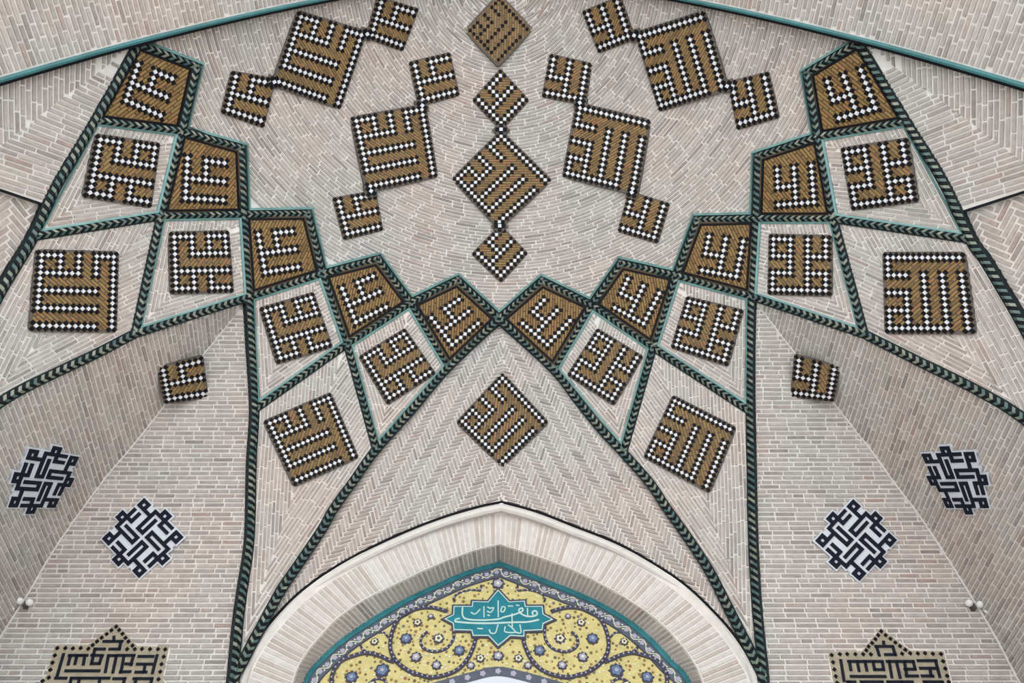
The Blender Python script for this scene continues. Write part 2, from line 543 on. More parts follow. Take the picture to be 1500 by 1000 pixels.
def shell(chart, region, cell, name, parent=None, m='mortar'):
    """the mortar bed: a sheet following the surface, cut to the outline"""
    region = np.asarray(region); lo, hi = region.min(0), region.max(0); rects = []
    b = lo[1] - cell * .37
    while b < hi[1]:
        ca = 0.05 if isinstance(chart, ChartVault) else cell
        a = lo[0] - ca * .41
        while a < hi[0]:
            rects.append([(a, b), (a + ca, b), (a + ca, b + cell), (a, b + cell)]); a += ca
        b += cell
    mb = MB()
    for p in fit(rects, region, 0.0005):
        mb.poly(chart.fwd(np.asarray(p)))
    o = mb.build(name, m, parent, loc=chart.fwd(region).mean(0))
    return o

def structure(name, chart, region, cell, label, cat):
    o = shell(chart, region, cell, name)
    return tag(o, label, cat, kind='structure')

# ------------------------------------------------------------------ tile panels: geometry of the kufic lettering
ALI = ["X..X..X", "X..X..X", "X..X..X", "XXXX..X", "...X..X", "...X..X", "XXXXXXX"]
MUH = ["XXXX..X..X", "X..X..X..X", "X..X..X..X", "XXXX..XXXX", "...X..X...", "...X..X...", "XXXX..XXXX", "X.....X..X", "X.....X..X", "XXXXXXXXXX"]
ALH = ["XXXXXXXXXXXXX", "X............", "X............", "XXXX..X..X..X", "......X..X..X", "......X..X..X", "XXXX..X..X..X",
       "...X..X..X..X", "...X..X..X..X", "XXXX..X..X..X", "X..X..X..X..X", "X..X..X..X..X", "XXXXXXXXXX..X"]
AL9 = ["XXXXXXXXX", "X........", "XXX.X.X.X", "....X.X.X", "XXX.X.X.X", "..X.X.X.X", "XXX.X.X.X", "X.X.X.X.X", "XXXXXXX.X"]
def nodes(bm, rot):
    n = len(bm); out = []
    for r in range(n):
        for c in range(n):
            if bm[r][c] == 'X': out.append((c, n - 1 - r) if rot else (r, c))
    return out

class Plane:
    """the flat of one tile panel, fitted through four points of the wall"""
    def __init__(self, surf, px4, lift=0.014):
        P = surf.cast(px4)
        n = np.cross(P[2] - P[0], P[3] - P[1]); n /= np.linalg.norm(n)
        c = P.mean(0)
        if n @ (CAM - c) < 0: n = -n
        self.n = n
        self.c = c + n * (lift + max(0, float(((P - c) @ n).max())) * 0.6)
        u = P[1] - P[0]; u = u - n * (u @ n); self.u = u / np.linalg.norm(u); self.v = np.cross(n, self.u)
    def at(self, px, h=0.0):
        d = dirs(px); t = ((self.c - CAM) @ self.n) / (d @ self.n)
        return CAM + d * t[:, None] + self.n * h
    def q(self, P): d = P - self.c; return np.stack([d @ self.u, d @ self.v], 1)
    def p(self, q, h=0.0): q = np.atleast_2d(q); return self.c + q[:, :1] * self.u + q[:, 1:2] * self.v + self.n * h

def bilin(Q, u, v): return Q[0] * (1-u) * (1-v) + Q[1] * u * (1-v) + Q[2] * u * v + Q[3] * (1-u) * v

def tiles_on(pl, th, nodes_px, n, bm, rot, edge, whites=True, ext=None):
    """white and black lozenge tiles of the letters; edge: node offset of the quad given in nodes_px"""
    Q = pl.q(pl.at(nodes_px))
    span = n - 1 + 2 * edge
    pos = lambda r, c: bilin(Q, (c + edge) / span, (r + edge) / span)
    W = nodes(bm, rot)
    wb, bb = MB(), MB()
    def loz(mb, r, c, h):
        k = 0.43 if mb is wb else 0.47
        pts = np.array([pos(r - k, c), pos(r, c + k), pos(r + k, c), pos(r, c - k)])
        m = pts.mean(0); mb.prism(pl.p(pts, 0.0), pl.p(m + (pts - m) * .90, h))
    bl = set()
    for r, c in W:
        if whites:
            loz(wb, r, c, 0.016)
            for dr in (-.5, .5):
                for dc in (-.5, .5): bl.add((r + dr, c + dc))
        else:
            bl.add((r, c))
    for r, c in sorted(bl): loz(bb, r, c, 0.013)
    if whites: wb.build('white_tiles', 'white', th, 'stuff')
    bb.build('black_tiles', 'black', th, 'stuff')
    return Q

def field(pl, th, outline, ang, w=0.031, L=0.17, joint=0.009):
    """brown glazed brick slips set on the diagonal"""
    lo, hi = outline.min(0), outline.max(0); c = (lo + hi) / 2; rad = np.hypot(*(hi - lo)) / 2
    ca, sa = math.cos(ang), math.sin(ang); rot = np.array([[ca, sa], [-sa, ca]])
    rects = []; y = -rad; row = 0
    while y < rad:
        x = -rad + (row * 0.37 % 1.0) * L - L
        while x < rad:
            r = np.array([(x + joint/2, y + joint/2), (x + L - joint/2, y + joint/2), (x + L - joint/2, y + w - joint/2), (x + joint/2, y + w - joint/2)])
            rects.append((r @ rot + c).tolist()); x += L
        y += w; row += 1
    mb = MB()
    for p in fit(rects, outline, 0.05):
        m = p.mean(0); mb.prism(pl.p(p, -0.002), pl.p(m + (p - m) * .97, 0.006))
    mb.build('brown_slips', 'brown', th, 'stuff')

def plate(pl, th, q, m='rim', name='backing_plate', low=-0.05, high=0.0):
    mb = MB(); mb.prism(pl.p(q, low), pl.p(q, high)); return mb.build(name, m, th)

def square_panel(label, surf, px4, bm, rot, group, whites=True, flip=False, cat='tile panel', name='kufic_panel'):
    px4 = np.asarray(px4, float)
    pl = Plane(surf, px4)
    th = tag(empty(name, pl.c), label, cat, group)
    Q = pl.q(pl.at(px4))
    m = Q.mean(0)
    rr = []                                  # slightly rounded corners
    for i in range(4):
        a, b, c = Q[i-1], Q[i], Q[(i+1) % 4]
        rr += [b + (a - b) * .05, b + (a - b) * .014 + (c - b) * .014, b + (c - b) * .05]
    rr = np.array(rr)
    plate(pl, th, m + (rr - m) * 1.025)
    inn = m + (rr - m) * 0.955
    d = Q[1] - Q[0]
    field(pl, th, inn, math.atan2(d[1], d[0]) + (0.8 if rot != flip else -0.8))
    tiles_on(pl, th, px4, len(bm), bm, rot, 0.86, whites)
    PANELS_PX.append(inset(px4, 2.0))
    return th

def kite_panel(label, N, keys, lett, rot, group):
    poly = np.array([N[k] for k in keys], float)
    pl = Plane(VAULT, poly, 0.004)
    th = tag(empty('kite_panel', pl.c), label, 'tile panel', group)
    q_out = pl.q(pl.at(inset(poly, 3.0))); q_in = pl.q(pl.at(inset(poly, 8.5))); q_b = pl.q(pl.at(inset(poly, 6.0)))
    plate(pl, th, q_out, 'brown_joint', 'backing_plate', -0.06, 0.0)
    mb = MB()                                 # black edging tile round the field
    k = len(q_b)
    for i in range(k):
        j = (i + 1) % k
        s4 = np.array([q_b[i], q_b[j], q_in[j], q_in[i]])
        mb.prism(pl.p(s4, -0.004), pl.p(s4, 0.012))
    mb.build('black_edging', 'black', th)
    d = pl.q(pl.at([lett[1]]))[0] - pl.q(pl.at([lett[0]]))[0]
    field(pl, th, pl.q(pl.at(inset(poly, 9.2))), math.atan2(d[1], d[0]) + (0.9 if rot else -0.9))
    tiles_on(pl, th, lett, 7, ALI, rot, 0.0)
    PANELS_PX.append(inset(poly, 6))

# ------------------------------------------------------------------ list of panels (pixel corners: top-left, top-right, bottom-right, bottom-left of the lettering)
sideword = {'L': 'left', 'R': 'right'}
KITES = {
 'L': [(('A0','A1','A2','A3'), [(201,95),(251,115),(234,169),(184,147)]),
       (('A2','B1','B2','B3'), [(274,232),(328,239),(326,293),(271,290)]),
       (('B2','C1','C2','C3'), [(378,344),(427,339),(436,391),(388,399)]),
       (('C2','D1','D2','D3'), [(501,423),(546,405),(565,450),(521,472)]),
       (('D2','E1','E2','E3'), [(632,466),(672,439),(700,474),(662,505)])],
 'R': [(('A0','A1','A2','A3'), [(1213,120),(1262,103),(1283,158),(1230,173)]),
       (('A2','B1','B2','B3'), [(1139,249),(1189,243),(1193,296),(1141,300)]),
       (('B2','C1','C2','C3'), [(1039,347),(1089,354),(1079,405),(1029,396)]),
       (('C2','D1','D2','D3'), [(920,409),(966,430),(943,474),(901,451)]),
       (('D2','E1','E2','E3'), [(797,440),(835,470),(802,505),(766,474)])]}
KL = ['touching the turquoise front arch', 'second below the front arch', 'in the middle of the row', 'second from the meeting point over the niche', 'meeting its twin right above the lunette']
SPAN = {
 'L': [[(140,196),(234,210),(221,304),(121,288)], [(247,340),(335,338),(342,428),(250,430)], [(380,451),(459,428),(487,508),(406,533)], [(526,522),(593,481),(638,547),(568,592)]],
 'R': [[(1232,217),(1330,202),(1345,295),(1248,308)], [(1127,343),(1218,345),(1218,433),(1125,431)], [(1006,434),(1089,454),(1066,536),(983,509)], [(875,481),(942,522),(899,593),(831,549)]]}
SLB = ['uppermost, close to the front arch', 'second down from the front arch', 'third down, beside the corner niche', 'lowest, beside the lunette']
BIG = {'L': [[(53,366),(173,369),(170,486),(43,484)], [(386,617),(484,575),(525,670),(431,712)]],
       'R': [[(1294,370),(1413,370),(1429,488),(1297,488)], [(986,579),(1078,626),(1039,721),(943,669)]]}
for s, N in (('L', NL), ('R', NR)):
    rot = s == 'L'
    for i, (keys, lett) in enumerate(KITES[s]):
        kite_panel(f'brown kite-shaped kufic panel on the {sideword[s]} side, {KL[i]}', N, keys, lett, rot, 'brown kite panels round the star vault')
    for i, p4 in enumerate(SPAN[s]):
        square_panel(f'square kufic panel in a teal-edged brick kite, {sideword[s]} side, {SLB[i]}', VAULT, p4, MUH, rot, 'square panels in the brick kites')
    square_panel(f'large square kufic panel by the {sideword[s]} picture edge, beside the outer rope rib', VAULT, BIG[s][0], ALH, rot, 'large panels in the pendentives', flip=True)
    square_panel(f'large tilted kufic panel in the pendentive {sideword[s]} of the lunette', VAULT, BIG[s][1], ALH, rot, 'large panels in the pendentives')
CH = 'chains of panels on the star vault'
DOME = [
 ('small kufic lozenge above the big lozenge of the central chain', [(733,101),(775,147),(734,190),(692,147)], ALI, False),
 ('big kufic lozenge in the middle of the central chain', [(734,191),(808,264),(731,334),(662,262)], ALH, False),
 ('small kufic lozenge at the lower end of the central chain', [(733,329),(773,371),(734,413),(691,372)], ALI, False),
 ('small panel at the upper end of the inner chain, right of the central chain', [(806,79),(867,93),(857,153),(794,142)], ALI, False),
 ('big panel in the middle of the inner chain, right of the central chain', [(845,150),(953,176),(933,285),(824,259)], ALH, False),
 ('small panel at the lower end of the inner chain, right of the central chain', [(921,280),(981,298),(963,356),(905,339)], ALI, False),
 ('small panel at the inner end of the outer chain, upper right of the vault', [(853,17),(909,-6),(929,57),(877,78)], ALI, False),
 ('big panel in the middle of the outer chain, upper right of the vault', [(930,48),(1032,16),(1066,131),(966,163)], ALH, False),
 ('small panel at the outer end of the outer chain, near the right kites', [(1066,120),(1126,105),(1141,172),(1080,190)], ALI, False),
 ('small panel at the upper end of the inner chain, left of the central chain', [(599,91),(659,77),(673,140),(614,155)], ALI, True),
 ('big panel in the middle of the inner chain, left of the central chain', [(513,172),(623,153),(641,259),(537,281)], ALH, True),
 ('small panel at the lower end of the inner chain, left of the central chain', [(487,290),(550,279),(561,337),(504,351)], ALI, True),
 ('small panel at the outer end of the outer chain, near the left kites', [(339,104),(404,115),(386,187),(324,165)], ALI, True),
 ('big panel in the middle of the outer chain, upper left of the vault', [(436,16),(537,46),(498,160),(399,124)], ALH, True),
 ('small panel at the inner end of the outer chain, upper left of the vault', [(553,-5),(613,13),(590,75),(536,55)], ALI, True),
]
CHAIN = [square_panel(lab, STAR, p4, bm, rot, CH, flip=True) for lab, p4, bm, rot in DOME]
LINKS = {1: [(734, 190), (732, 331)], 4: [(850, 151), (926, 282)], 7: [(930, 52), (1066, 126)], 10: [(618, 155), (543, 280)], 13: [(401, 120), (537, 50)]}
for i, js in LINKS.items():                   # necks joining the panels of a chain corner to corner
    lab, p4, bm, rot = DOME[i]
    p4 = np.asarray(p4, float); pl = Plane(STAR, p4); th = CHAIN[i]
    ex = (p4[1] - p4[0]) / np.hypot(*(p4[1] - p4[0])); ey = (p4[3] - p4[0]) / np.hypot(*(p4[3] - p4[0]))
    for j in js:
        c = np.array(j, float); pc = STAR.cast([c])[0]; lv = (pc - pl.c) @ pl.n + 0.012
        pl2 = Plane(STAR, p4); pl2.c = pl.c + pl.n * max(lv, -0.004)
        nk = MB(); q = pl2.q(pl2.at([c - ex*9 - ey*9, c + ex*9 - ey*9, c + ex*9 + ey*9, c - ex*9 + ey*9])); nk.prism(pl2.p(q, -.05), pl2.p(q, 0.003)); nk.build('chain_link', 'rim', th)
        wl_, bl_ = MB(), MB()
        for dx, dy_, m_ in ((0, 0, wl_), (-4, -4, bl_), (4, -4, bl_), (4, 4, bl_), (-4, 4, bl_)):
            o_ = c + ex * dx + ey * dy_; k = 3.4 if m_ is wl_ else 4.0
            q = pl2.q(pl2.at([o_ - ex*k, o_ - ey*k, o_ + ex*k, o_ + ey*k])); m_.prism(pl2.p(q, 0), pl2.p(q, 0.019 if m_ is wl_ else 0.017))
        wl_.build('link_white_tile', 'white', th); bl_.build('link_black_tiles', 'black', th, 'stuff')
square_panel('topmost brown lozenge on the vault, dotted black with no white tiles', STAR, [(731,-10),(781,43),(730,97),(680,45)], AL9, False, CH, whites=False)
square_panel('large kufic lozenge on the herringbone lunette above the niche arch', LUN, [(736,546),(803,618),(736,684),(669,618)], ALH, False, 'large panels in the pendentives')

# small panels bridging the corners of the two niches
def corner_panel(label, s, p4, rot):
    p4 = np.asarray(p4, float)
    class Two:                                # nearer of the two walls that meet there
        def cast(self, px):
            a = WALLB.cast(px); b = SIDE[s].cast(px)
            da = np.linalg.norm(a - CAM, axis=1); db = np.linalg.norm(b - CAM, axis=1)
            return np.where((da < db)[:, None], a, b)
    square_panel(label, Two(), p4, ALI, rot, 'corner niche panels')
corner_panel('small kufic panel bridging the crease at the top of the left corner niche', 'L', [(230,538),(297,521),(305,582),(241,591)], True)
corner_panel('small kufic panel bridging the crease at the top of the right corner niche', 'R', [(1164,519),(1231,537),(1221,588),(1158,581)], False)

# ------------------------------------------------------------------ knots: interlaced square emblems of black bars on white
def knot_cells():
    q = set()
    def line(u0, v0, u1, v1):
        for u in range(min(u0, u1), max(u0, u1) + 1):
            for v in range(min(v0, v1), max(v0, v1) + 1): q.add((u, v))
    line(1,-1,6,-1); line(1,-3,1,-1); line(1,-3,8,-3); line(8,-3,8,4); line(6,1,8,1); line(6,1,6,4)
    line(8,-1,10,-1); line(8,1,10,1); line(10,-1,10,1)
    line(6,-8,6,-3); line(6,-8,8,-8); line(8,-8,8,-6); line(6,-6,8,-6)
    allc = set()
    for u, v in q:
        for _ in range(4):
            allc.add((u, v)); u, v = -v, u
    return allc
KC = knot_cells()
def knot(label, surf, loops):
    """loops: pixels of the loop centres at (7,-7), (7,7), (-7,7), (-7,-7)"""
    loops = np.asarray(loops, float)
    pl = Plane(surf, loops, 0.024)
    th = tag(empty('knot_emblem', pl.c), label, 'emblem', 'interlaced knot emblems in the corner niches')
    Q = pl.q(pl.at(loops))
    A, B, C_, D = Q
    pos = lambda u, v: bilin([D, A, B, C_], (u + 7) / 14, (v + 7) / 14)
    blk, wht = MB(), MB()
    nb = [(i, j) for i in (-1, 0, 1) for j in (-1, 0, 1)]
    dil = {(u + i, v + j) for u, v in KC for i, j in nb}
    closed = {c for c in dil if all((c[0] + i, c[1] + j) in dil for i, j in nb)}
    for u, v in sorted(closed | KC):          # ground fills between the bars and reaches half a bar beyond them
        k = 1.02 if (u, v) in KC else 0.5
        pts = np.array([pos(u-k, v-k), pos(u+k, v-k), pos(u+k, v+k), pos(u-k, v+k)])
        wht.prism(pl.p(pts, -0.04), pl.p(pts, 0.0 + 0.0004 * ((u + 3 * v) % 5)))
    for u, v in sorted(KC):
        k = .55
        pts = np.array([pos(u-k, v-k), pos(u+k, v-k), pos(u+k, v+k), pos(u-k, v+k)])
        blk.prism(pl.p(pts, 0.0), pl.p(pts, 0.012))
    wht.build('white_ground_tiles', 'white', th, 'stuff')
    blk.build('black_bars', 'navy', th, 'stuff')
    hull = np.array([loops[0] + (loops[0]-loops[2])*.08, loops[1] + (loops[1]-loops[3])*.08, loops[2] + (loops[2]-loops[0])*.08, loops[3] + (loops[3]-loops[1])*.08])
    PANELS_PX.append(inset(loops, -2))
knot('black and white knot emblem on the left niche wall facing the viewer', WALLB, [(211.4,739.6),(258.3,786.5),(205,835.5),(160.3,788.6)])
knot('black and white knot emblem on the right niche wall facing the viewer', WALLB, [(1250,741.7),(1302.6,790.7),(1257.8,839.7),(1204.6,791.4)])
knot('black and white knot emblem on the side wall beyond the left crease', SIDE['L'], [(47,665.6),(105.6,674.4),(77,736),(21,734.7)])
knot('black and white knot emblem on the side wall beyond the right crease', SIDE['R'], [(1360,671),(1421.6,668.8),(1441,736),(1389.4,736)])

# ------------------------------------------------------------------ star-topped inscription plaques at the foot of the corner niches
def stroke(mb, pl, a, b, w, h0, h1):
    a = pl.q(pl.at([a]))[0]; b = pl.q(pl.at([b]))[0]
    d = b - a; L = np.hypot(*d)
    d = d / max(L, 1e-6); n = np.array([-d[1], d[0]]) * w / 2
    e = d * w / 2
    pts = np.array([a - e - n, b + e - n, b + e + n, a - e + n])
    mb.prism(pl.p(pts, h0), pl.p(pts, h1))
def inscription(label, off, sc, dots, bars, outline):
    tr = lambda p: (off[0] + p[0] / sc, off[1] + p[1] / sc)
    out = np.array([tr(p) for p in outline])
    pl = Plane(WALLB, [tr(outline[0]), tr(outline[1]), tr(outline[-2]), tr(outline[-1])], 0.012)
    th = tag(empty('inscription_plaque', pl.c), label, 'plaque', 'kufic inscription plaques')
    q = pl.q(pl.at(out)); plate(pl, th, q, 'plaque')
    qb = pl.q(pl.at(inset(out, -2.2)))
    plate(pl, th, qb, 'mortar', 'pale_margin', -0.05, -0.006)
    mb = MB()
    for d in dots:
        c = pl.q(pl.at([tr(d)]))[0]; k = 0.019
        pts = np.array([c + (0, -k), c + (k, 0), c + (0, k), c + (-k, 0)])
        mb.prism(pl.p(pts, 0), pl.p(pts, 0.012))
    mb.build('dot_tiles', 'black', th, 'stuff')
    mb = MB()
    for x0, y0, x1, y1 in bars: stroke(mb, pl, tr((x0, y0)), tr((x1, y1)), 0.023, 0, 0.013)
    mb.build('letter_bars', 'navy', th, 'stuff')
    PANELS_PX.append(inset(out, 2))
inscription('tan star-topped inscription plaque low on the left niche wall', (50, 900), 6.818,
  [(235,335),(315,335),(390,338),(468,335),(545,340),(588,305),(632,268),(678,230),(728,195),(775,158),(822,120),(852,155),(885,192),(915,232),(945,268),(985,310),
   (1008,345),(932,345),(1080,343),(1160,345),(1240,345),(1312,347),(1297,420),(1275,495),(1262,570),(1245,645),(1225,720),(210,408),(187,480),(165,552),(150,630),(88,662),(30,700)],
  [(700,268,880,268),(800,225,800,262),(870,268,855,340),(760,345,855,345),(610,345,705,345),(610,345,575,490),(295,400,235,610),(355,408,490,408),(365,410,345,495),
   (430,410,412,490),(510,410,495,495),(430,408,530,408),(580,405,685,410),(680,410,655,490),(575,490,655,490),(320,562,540,562),(550,562,650,562),(745,410,830,410),
   (745,410,715,570),(825,410,790,575),(840,408,1000,408),(995,410,970,500),(900,415,870,575),(920,492,975,495),(865,572,960,570),(1050,418,1190,418),(1230,410,1185,580),
   (1035,495,1180,495),(1110,500,1100,575),(1020,575,1120,575),(220,635,320,635),(375,635,540,635),(560,635,750,635),(375,635,355,720),(455,640,440,720),(660,640,645,720),
   (800,640,910,640),(905,640,890,720),(1000,640,1180,640),(1180,640,1160,720),(1020,640,1005,720),(215,720,330,720),(420,760,700,760),(780,760,1100,760)],
  [(210,305),(530,308),(822,85),(1030,312),(1345,318),(1280,640),(1350,760),(1240,860),(0,860),(0,700),(115,630)])
inscription('tan star-topped inscription plaque low on the right niche wall', (1200, 910), 7.5,
  [(135,370),(225,360),(305,358),(395,360),(480,360),(565,362),(515,318),(540,275),(578,238),(615,195),(645,152),(678,108),(727,152),(780,190),(833,232),(885,272),(943,312),
   (908,355),(997,350),(1080,352),(1160,350),(1245,355),(1335,358),(1358,438),(1382,518),(1402,598),(1420,665),(1440,740),(150,448),(165,528),(180,603),(195,675),(212,750)],
  [(705,228,705,240),(620,275,805,275),(805,275,830,365),(725,365,835,365),(630,285,655,370),(235,430,270,650),(320,440,690,440),(330,445,345,530),(415,440,435,540),
   (500,440,520,535),(590,445,605,530),(605,530,705,530),(690,445,705,530),(350,605,720,605),(745,440,850,440),(765,440,795,610),(845,440,885,615),(880,440,1030,440),
   (1030,440,1050,525),(940,525,1050,525),(935,450,960,600),(955,600,1075,600),(1085,432,1280,432),(1275,432,1320,605),(1110,515,1280,515),(1215,520,1225,600),
   (1130,600,1245,600),(310,665,390,665),(460,665,690,665),(750,665,1020,665),(1150,665,1350,665),(320,665,340,750),(470,665,490,750),(680,665,700,750),(760,665,780,750),
   (900,665,920,750),(1160,665,1180,750),(1340,665,1365,750),(400,800,800,800),(900,800,1300,800)],
  [(100,335),(470,325),(678,72),(1000,318),(1365,325),(1455,690),(1560,780),(1480,900),(200,900),(80,800),(165,700)])

# ------------------------------------------------------------------ rope-twist ribs
def frames(P, surf):
    T = np.gradient(P, axis=0); T /= np.linalg.norm(T, axis=1, keepdims=True)
    N = surf.normal(P); N -= T * (N * T).sum(1, keepdims=True); N /= np.linalg.norm(N, axis=1, keepdims=True)
    return T, N, np.cross(N, T)
def resample(P, step):
    L = np.concatenate([[0], np.cumsum(np.linalg.norm(np.diff(P, axis=0), axis=1))])
    n = max(2, int(round(L[-1] / step)) + 1)
    q = np.linspace(0, L[-1], n)
    return np.stack([np.interp(q, L, P[:, i]) for i in range(3)], 1), L[-1]
def rope(label, pxs, half=0.041, slash=False, depth=0.16, group='rope-twist ribs of the vault'):
    P0 = VAULT.cast(pxs)
    P, L = resample(P0, 0.06)
    T, N, B = frames(P, VAULT)
    th = tag(empty('rope_rib', P[-1]), label, 'rib', group)
    wide = half + 0.004; half = half - 0.009   # dark fillets show either side of the twist
    sec = [(-wide, -depth), (-wide, .016), (-half * .5, .022), (half * .5, .022), (wide, .016), (wide, -depth)]
    mb = MB(); mb.strip([[P[i] + B[i] * a + N[i] * b for a, b in sec] for i in range(len(P))]); mb.build('rib_core', 'rope_base', th)
    pitch = 0.068; n = max(2, int(L / pitch)); pitch = L / n
    def fr(s):
        s = min(max(s, 0), L); x = s / L * (len(P) - 1); i = min(int(x), len(P) - 2); t = x - i
        return P[i] * (1-t) + P[i+1] * t, N[i] * (1-t) + N[i+1] * t, B[i] * (1-t) + B[i+1] * t
    def pt(s, a, h): p, nn, b = fr(s); return p + b * a + nn * h
    kb, kp = MB(), MB()
    dl = pitch * (0.62 if slash else 0.45)
    for i in range(n):
        for mb, s0, s1 in ((kb, i * pitch, (i + .42) * pitch), (kp, (i + .46) * pitch, (i + .96) * pitch)):
            if slash:
                seg = [(-half, -dl/2, .020), (0, 0, .046), (half, dl/2, .020)]
            else:
                seg = [(-half, -dl, .022), (0, 0, .042), (half, -dl, .022)]
            for (a0, d0, h0), (a1, d1, h1) in zip(seg[:-1], seg[1:]):
                bot = [pt(s0 + d0, a0, 0), pt(s0 + d1, a1, 0), pt(s1 + d1, a1, 0), pt(s1 + d0, a0, 0)]
                e = pitch * .03
                top = [pt(s0 + d0 + e, a0, h0), pt(s0 + d1 + e, a1, h1), pt(s1 + d1 - e, a1, h1), pt(s1 + d0 - e, a0, h0)]
                mb.prism(bot, top)
    kb.build('black_twist_tiles', 'rope_black', th, 'stuff')
    kp.build('pale_twist_tiles', 'rope_pale', th, 'stuff')
for s, N in (('L', NL), ('R', NR)):
    w = sideword[s]
    seg = lambda *k: densify([N[x] for x in k], 12)
    rope(f'outermost rope-twist rib running from the front arch down the {w} picture edge', PATH[s, 'R1'], slash=True)
    rope(f'long rope-twist rib dividing niche from pendentive, down to the {w} foot', np.vstack([seg('B1', 'B2', 'C3')[:-1], PATH[s, 'R3low'], densify(TAIL[s], 12)]), slash=True)
    rope(f'rope-twist rib edging the lunette on its {w} side, down to the foot', np.vstack([PATH[s, 'R6low'], densify(TAIL[s], 12) + (6 if s == 'L' else -6, 0)]), half=0.046)
    rope(f'rope-twist rib over the {w} corner niche, rising to the star vault', np.vstack([seg('D1', 'C2', 'C3', 'G1')[:-1], PATH[s, 'Q4low']]), slash=False)
    rope(f'short topmost rope-twist rib capping the highest kite, {w} side', seg('A0', 'A1'))
    rope(f'rope-twist rib under the highest kite, {w} side', seg('A3', 'A2', 'B1'))
    rope(f'rope-twist rib above the large {w} edge panel, ending at the star vault', seg('F1', 'B3', 'B2', 'C1'))
    rope(f'rope-twist rib from the highest kite down to the niche arch, {w} side', seg('A1', 'A2', 'B3', 'G1'))
    rope(f'rope-twist rib crossing above the tilted {w} pendentive panel', seg('H1', 'D3', 'D2', 'E1'))
    rope(f'rope-twist rib from the star vault down beside the tilted {w} panel', seg('C1', 'C2', 'D3', 'I1'))
    rope(f'short rope-twist rib between the two lowest kites, {w} side', seg('D1', 'D2', 'E3'))
    rope(f'short rope-twist rib closing the lowest kite along the star, {w} side', seg('E1', 'E2'))

# ------------------------------------------------------------------ brick facets between the ribs
PITCHB, LENB, JNT = 0.0455, 0.20, 0.0165
def facet(label, edges_l, edges_r, top, teal):
    """edges_l: foot -> left side corner polyline; edges_r likewise; top corner between them"""
    poly = np.vstack([edges_l, [top], edges_r[::-1][:-1]])
    poly = densify_loop(poly, 12)
    Pp = VAULT.cast(poly)
    foot = edges_l[0]; n = VAULT.normal(VAULT.cast([poly.mean(0)]))[0]
    o = None
    inner = inset(poly, 7.5 if teal else 6.0)
    ends = VAULT.cast([foot, edges_l[-1], edges_r[-1], top])
    ch0 = ChartPlane(VAULT, Pp.mean(0), n, ends[3] - ends[0])
    o = structure('ceiling_panel', ch0, ch0.inv(Pp), 0.16, label, 'vault facet')
    fp, tp = ch0.inv(ends[:1])[0], ch0.inv(ends[3:])[0]
    ax = (tp - fp) / np.hypot(*(tp - fp)); nx = np.array([-ax[1], ax[0]])
    li = ch0.inv(ends[1:2])[0]
    sgl = 1.0 if (li - fp) @ nx > 0 else -1.0
    reg0 = ch0.inv(VAULT.cast(inner))
    for k, e in ((1, edges_l), (2, edges_r)):
        half = np.array([fp - ax * 5, tp + ax * 5, tp + ax * 5 + nx * 5 * (sgl if k == 1 else -sgl), fp - ax * 5 + nx * 5 * (sgl if k == 1 else -sgl)])
        if area2(half) < 0: half = half[::-1]
        reg = clean(clip_convex(reg0, half))
        if len(reg) < 3: continue
        i_far = max(1, int(len(e) * 0.75))
        d3 = VAULT.cast([e[-1]])[0] - VAULT.cast([e[0] if len(e) < 4 else e[len(e)//3]])[0]
        ch = ChartPlane(VAULT, Pp.mean(0), n, d3)
        reg_k = ch.inv(ch0.fwd(np.array(reg)))
        lay(ch, fit(courses(ch, reg_k, 0.037, 0.22, 0.0135, jitter=0.12), reg_k), o)
    if teal:
        a, b = inset(poly, 5.0), inset(poly, 7.8)
        m_ = min(len(a), len(b)); A_, B_ = VAULT.cast(a[:m_]), VAULT.cast(b[:m_]); nn = VAULT.normal(A_)
        mb = MB()
        for i in range(m_):
            j = (i + 1) % m_
            mb.prism([A_[i] - nn[i]*.01, A_[j] - nn[j]*.01, B_[j] - nn[j]*.01, B_[i] - nn[i]*.01], [A_[i] + nn[i]*.028, A_[j] + nn[j]*.028, B_[j] + nn[j]*.016, B_[i] + nn[i]*.016])
        mb.build('teal_edging', 'teal_edge', o)
    return o
for s, N in (('L', NL), ('R', NR)):
    w = sideword[s]
    A = lambda *k: np.array([N[x] for x in k], float)
    facet(f'brick kite facet below the highest brown kite, {w} side', A('F1', 'A3'), A('F1', 'B3'), N['A2'], True)
    facet(f'brick kite facet above the {w} corner niche arch', A('G1', 'B3'), A('G1', 'C3'), N['B2'], True)
    facet(f'brick kite facet beside the top of the {w} corner niche', A('H1', 'C3'), A('H1', 'D3'), N['C2'], True)
    facet(f'brick kite facet against the {w} flank of the lunette', A('I1', 'D3'), A('I1', 'E3'), N['D2'], True)
    facet(f'brick pendentive running off the {w} picture edge around the large panel', PATH[s, 'R1low'][::-1], np.vstack([PATH[s, 'Q4low'][::-1]]), N['B3'], False)
    facet(f'tapering brick pendentive between lunette and {w} corner niche', PATH[s, 'H1foot'][::-1], PATH[s, 'I1foot'][::-1], N['D3'], False)

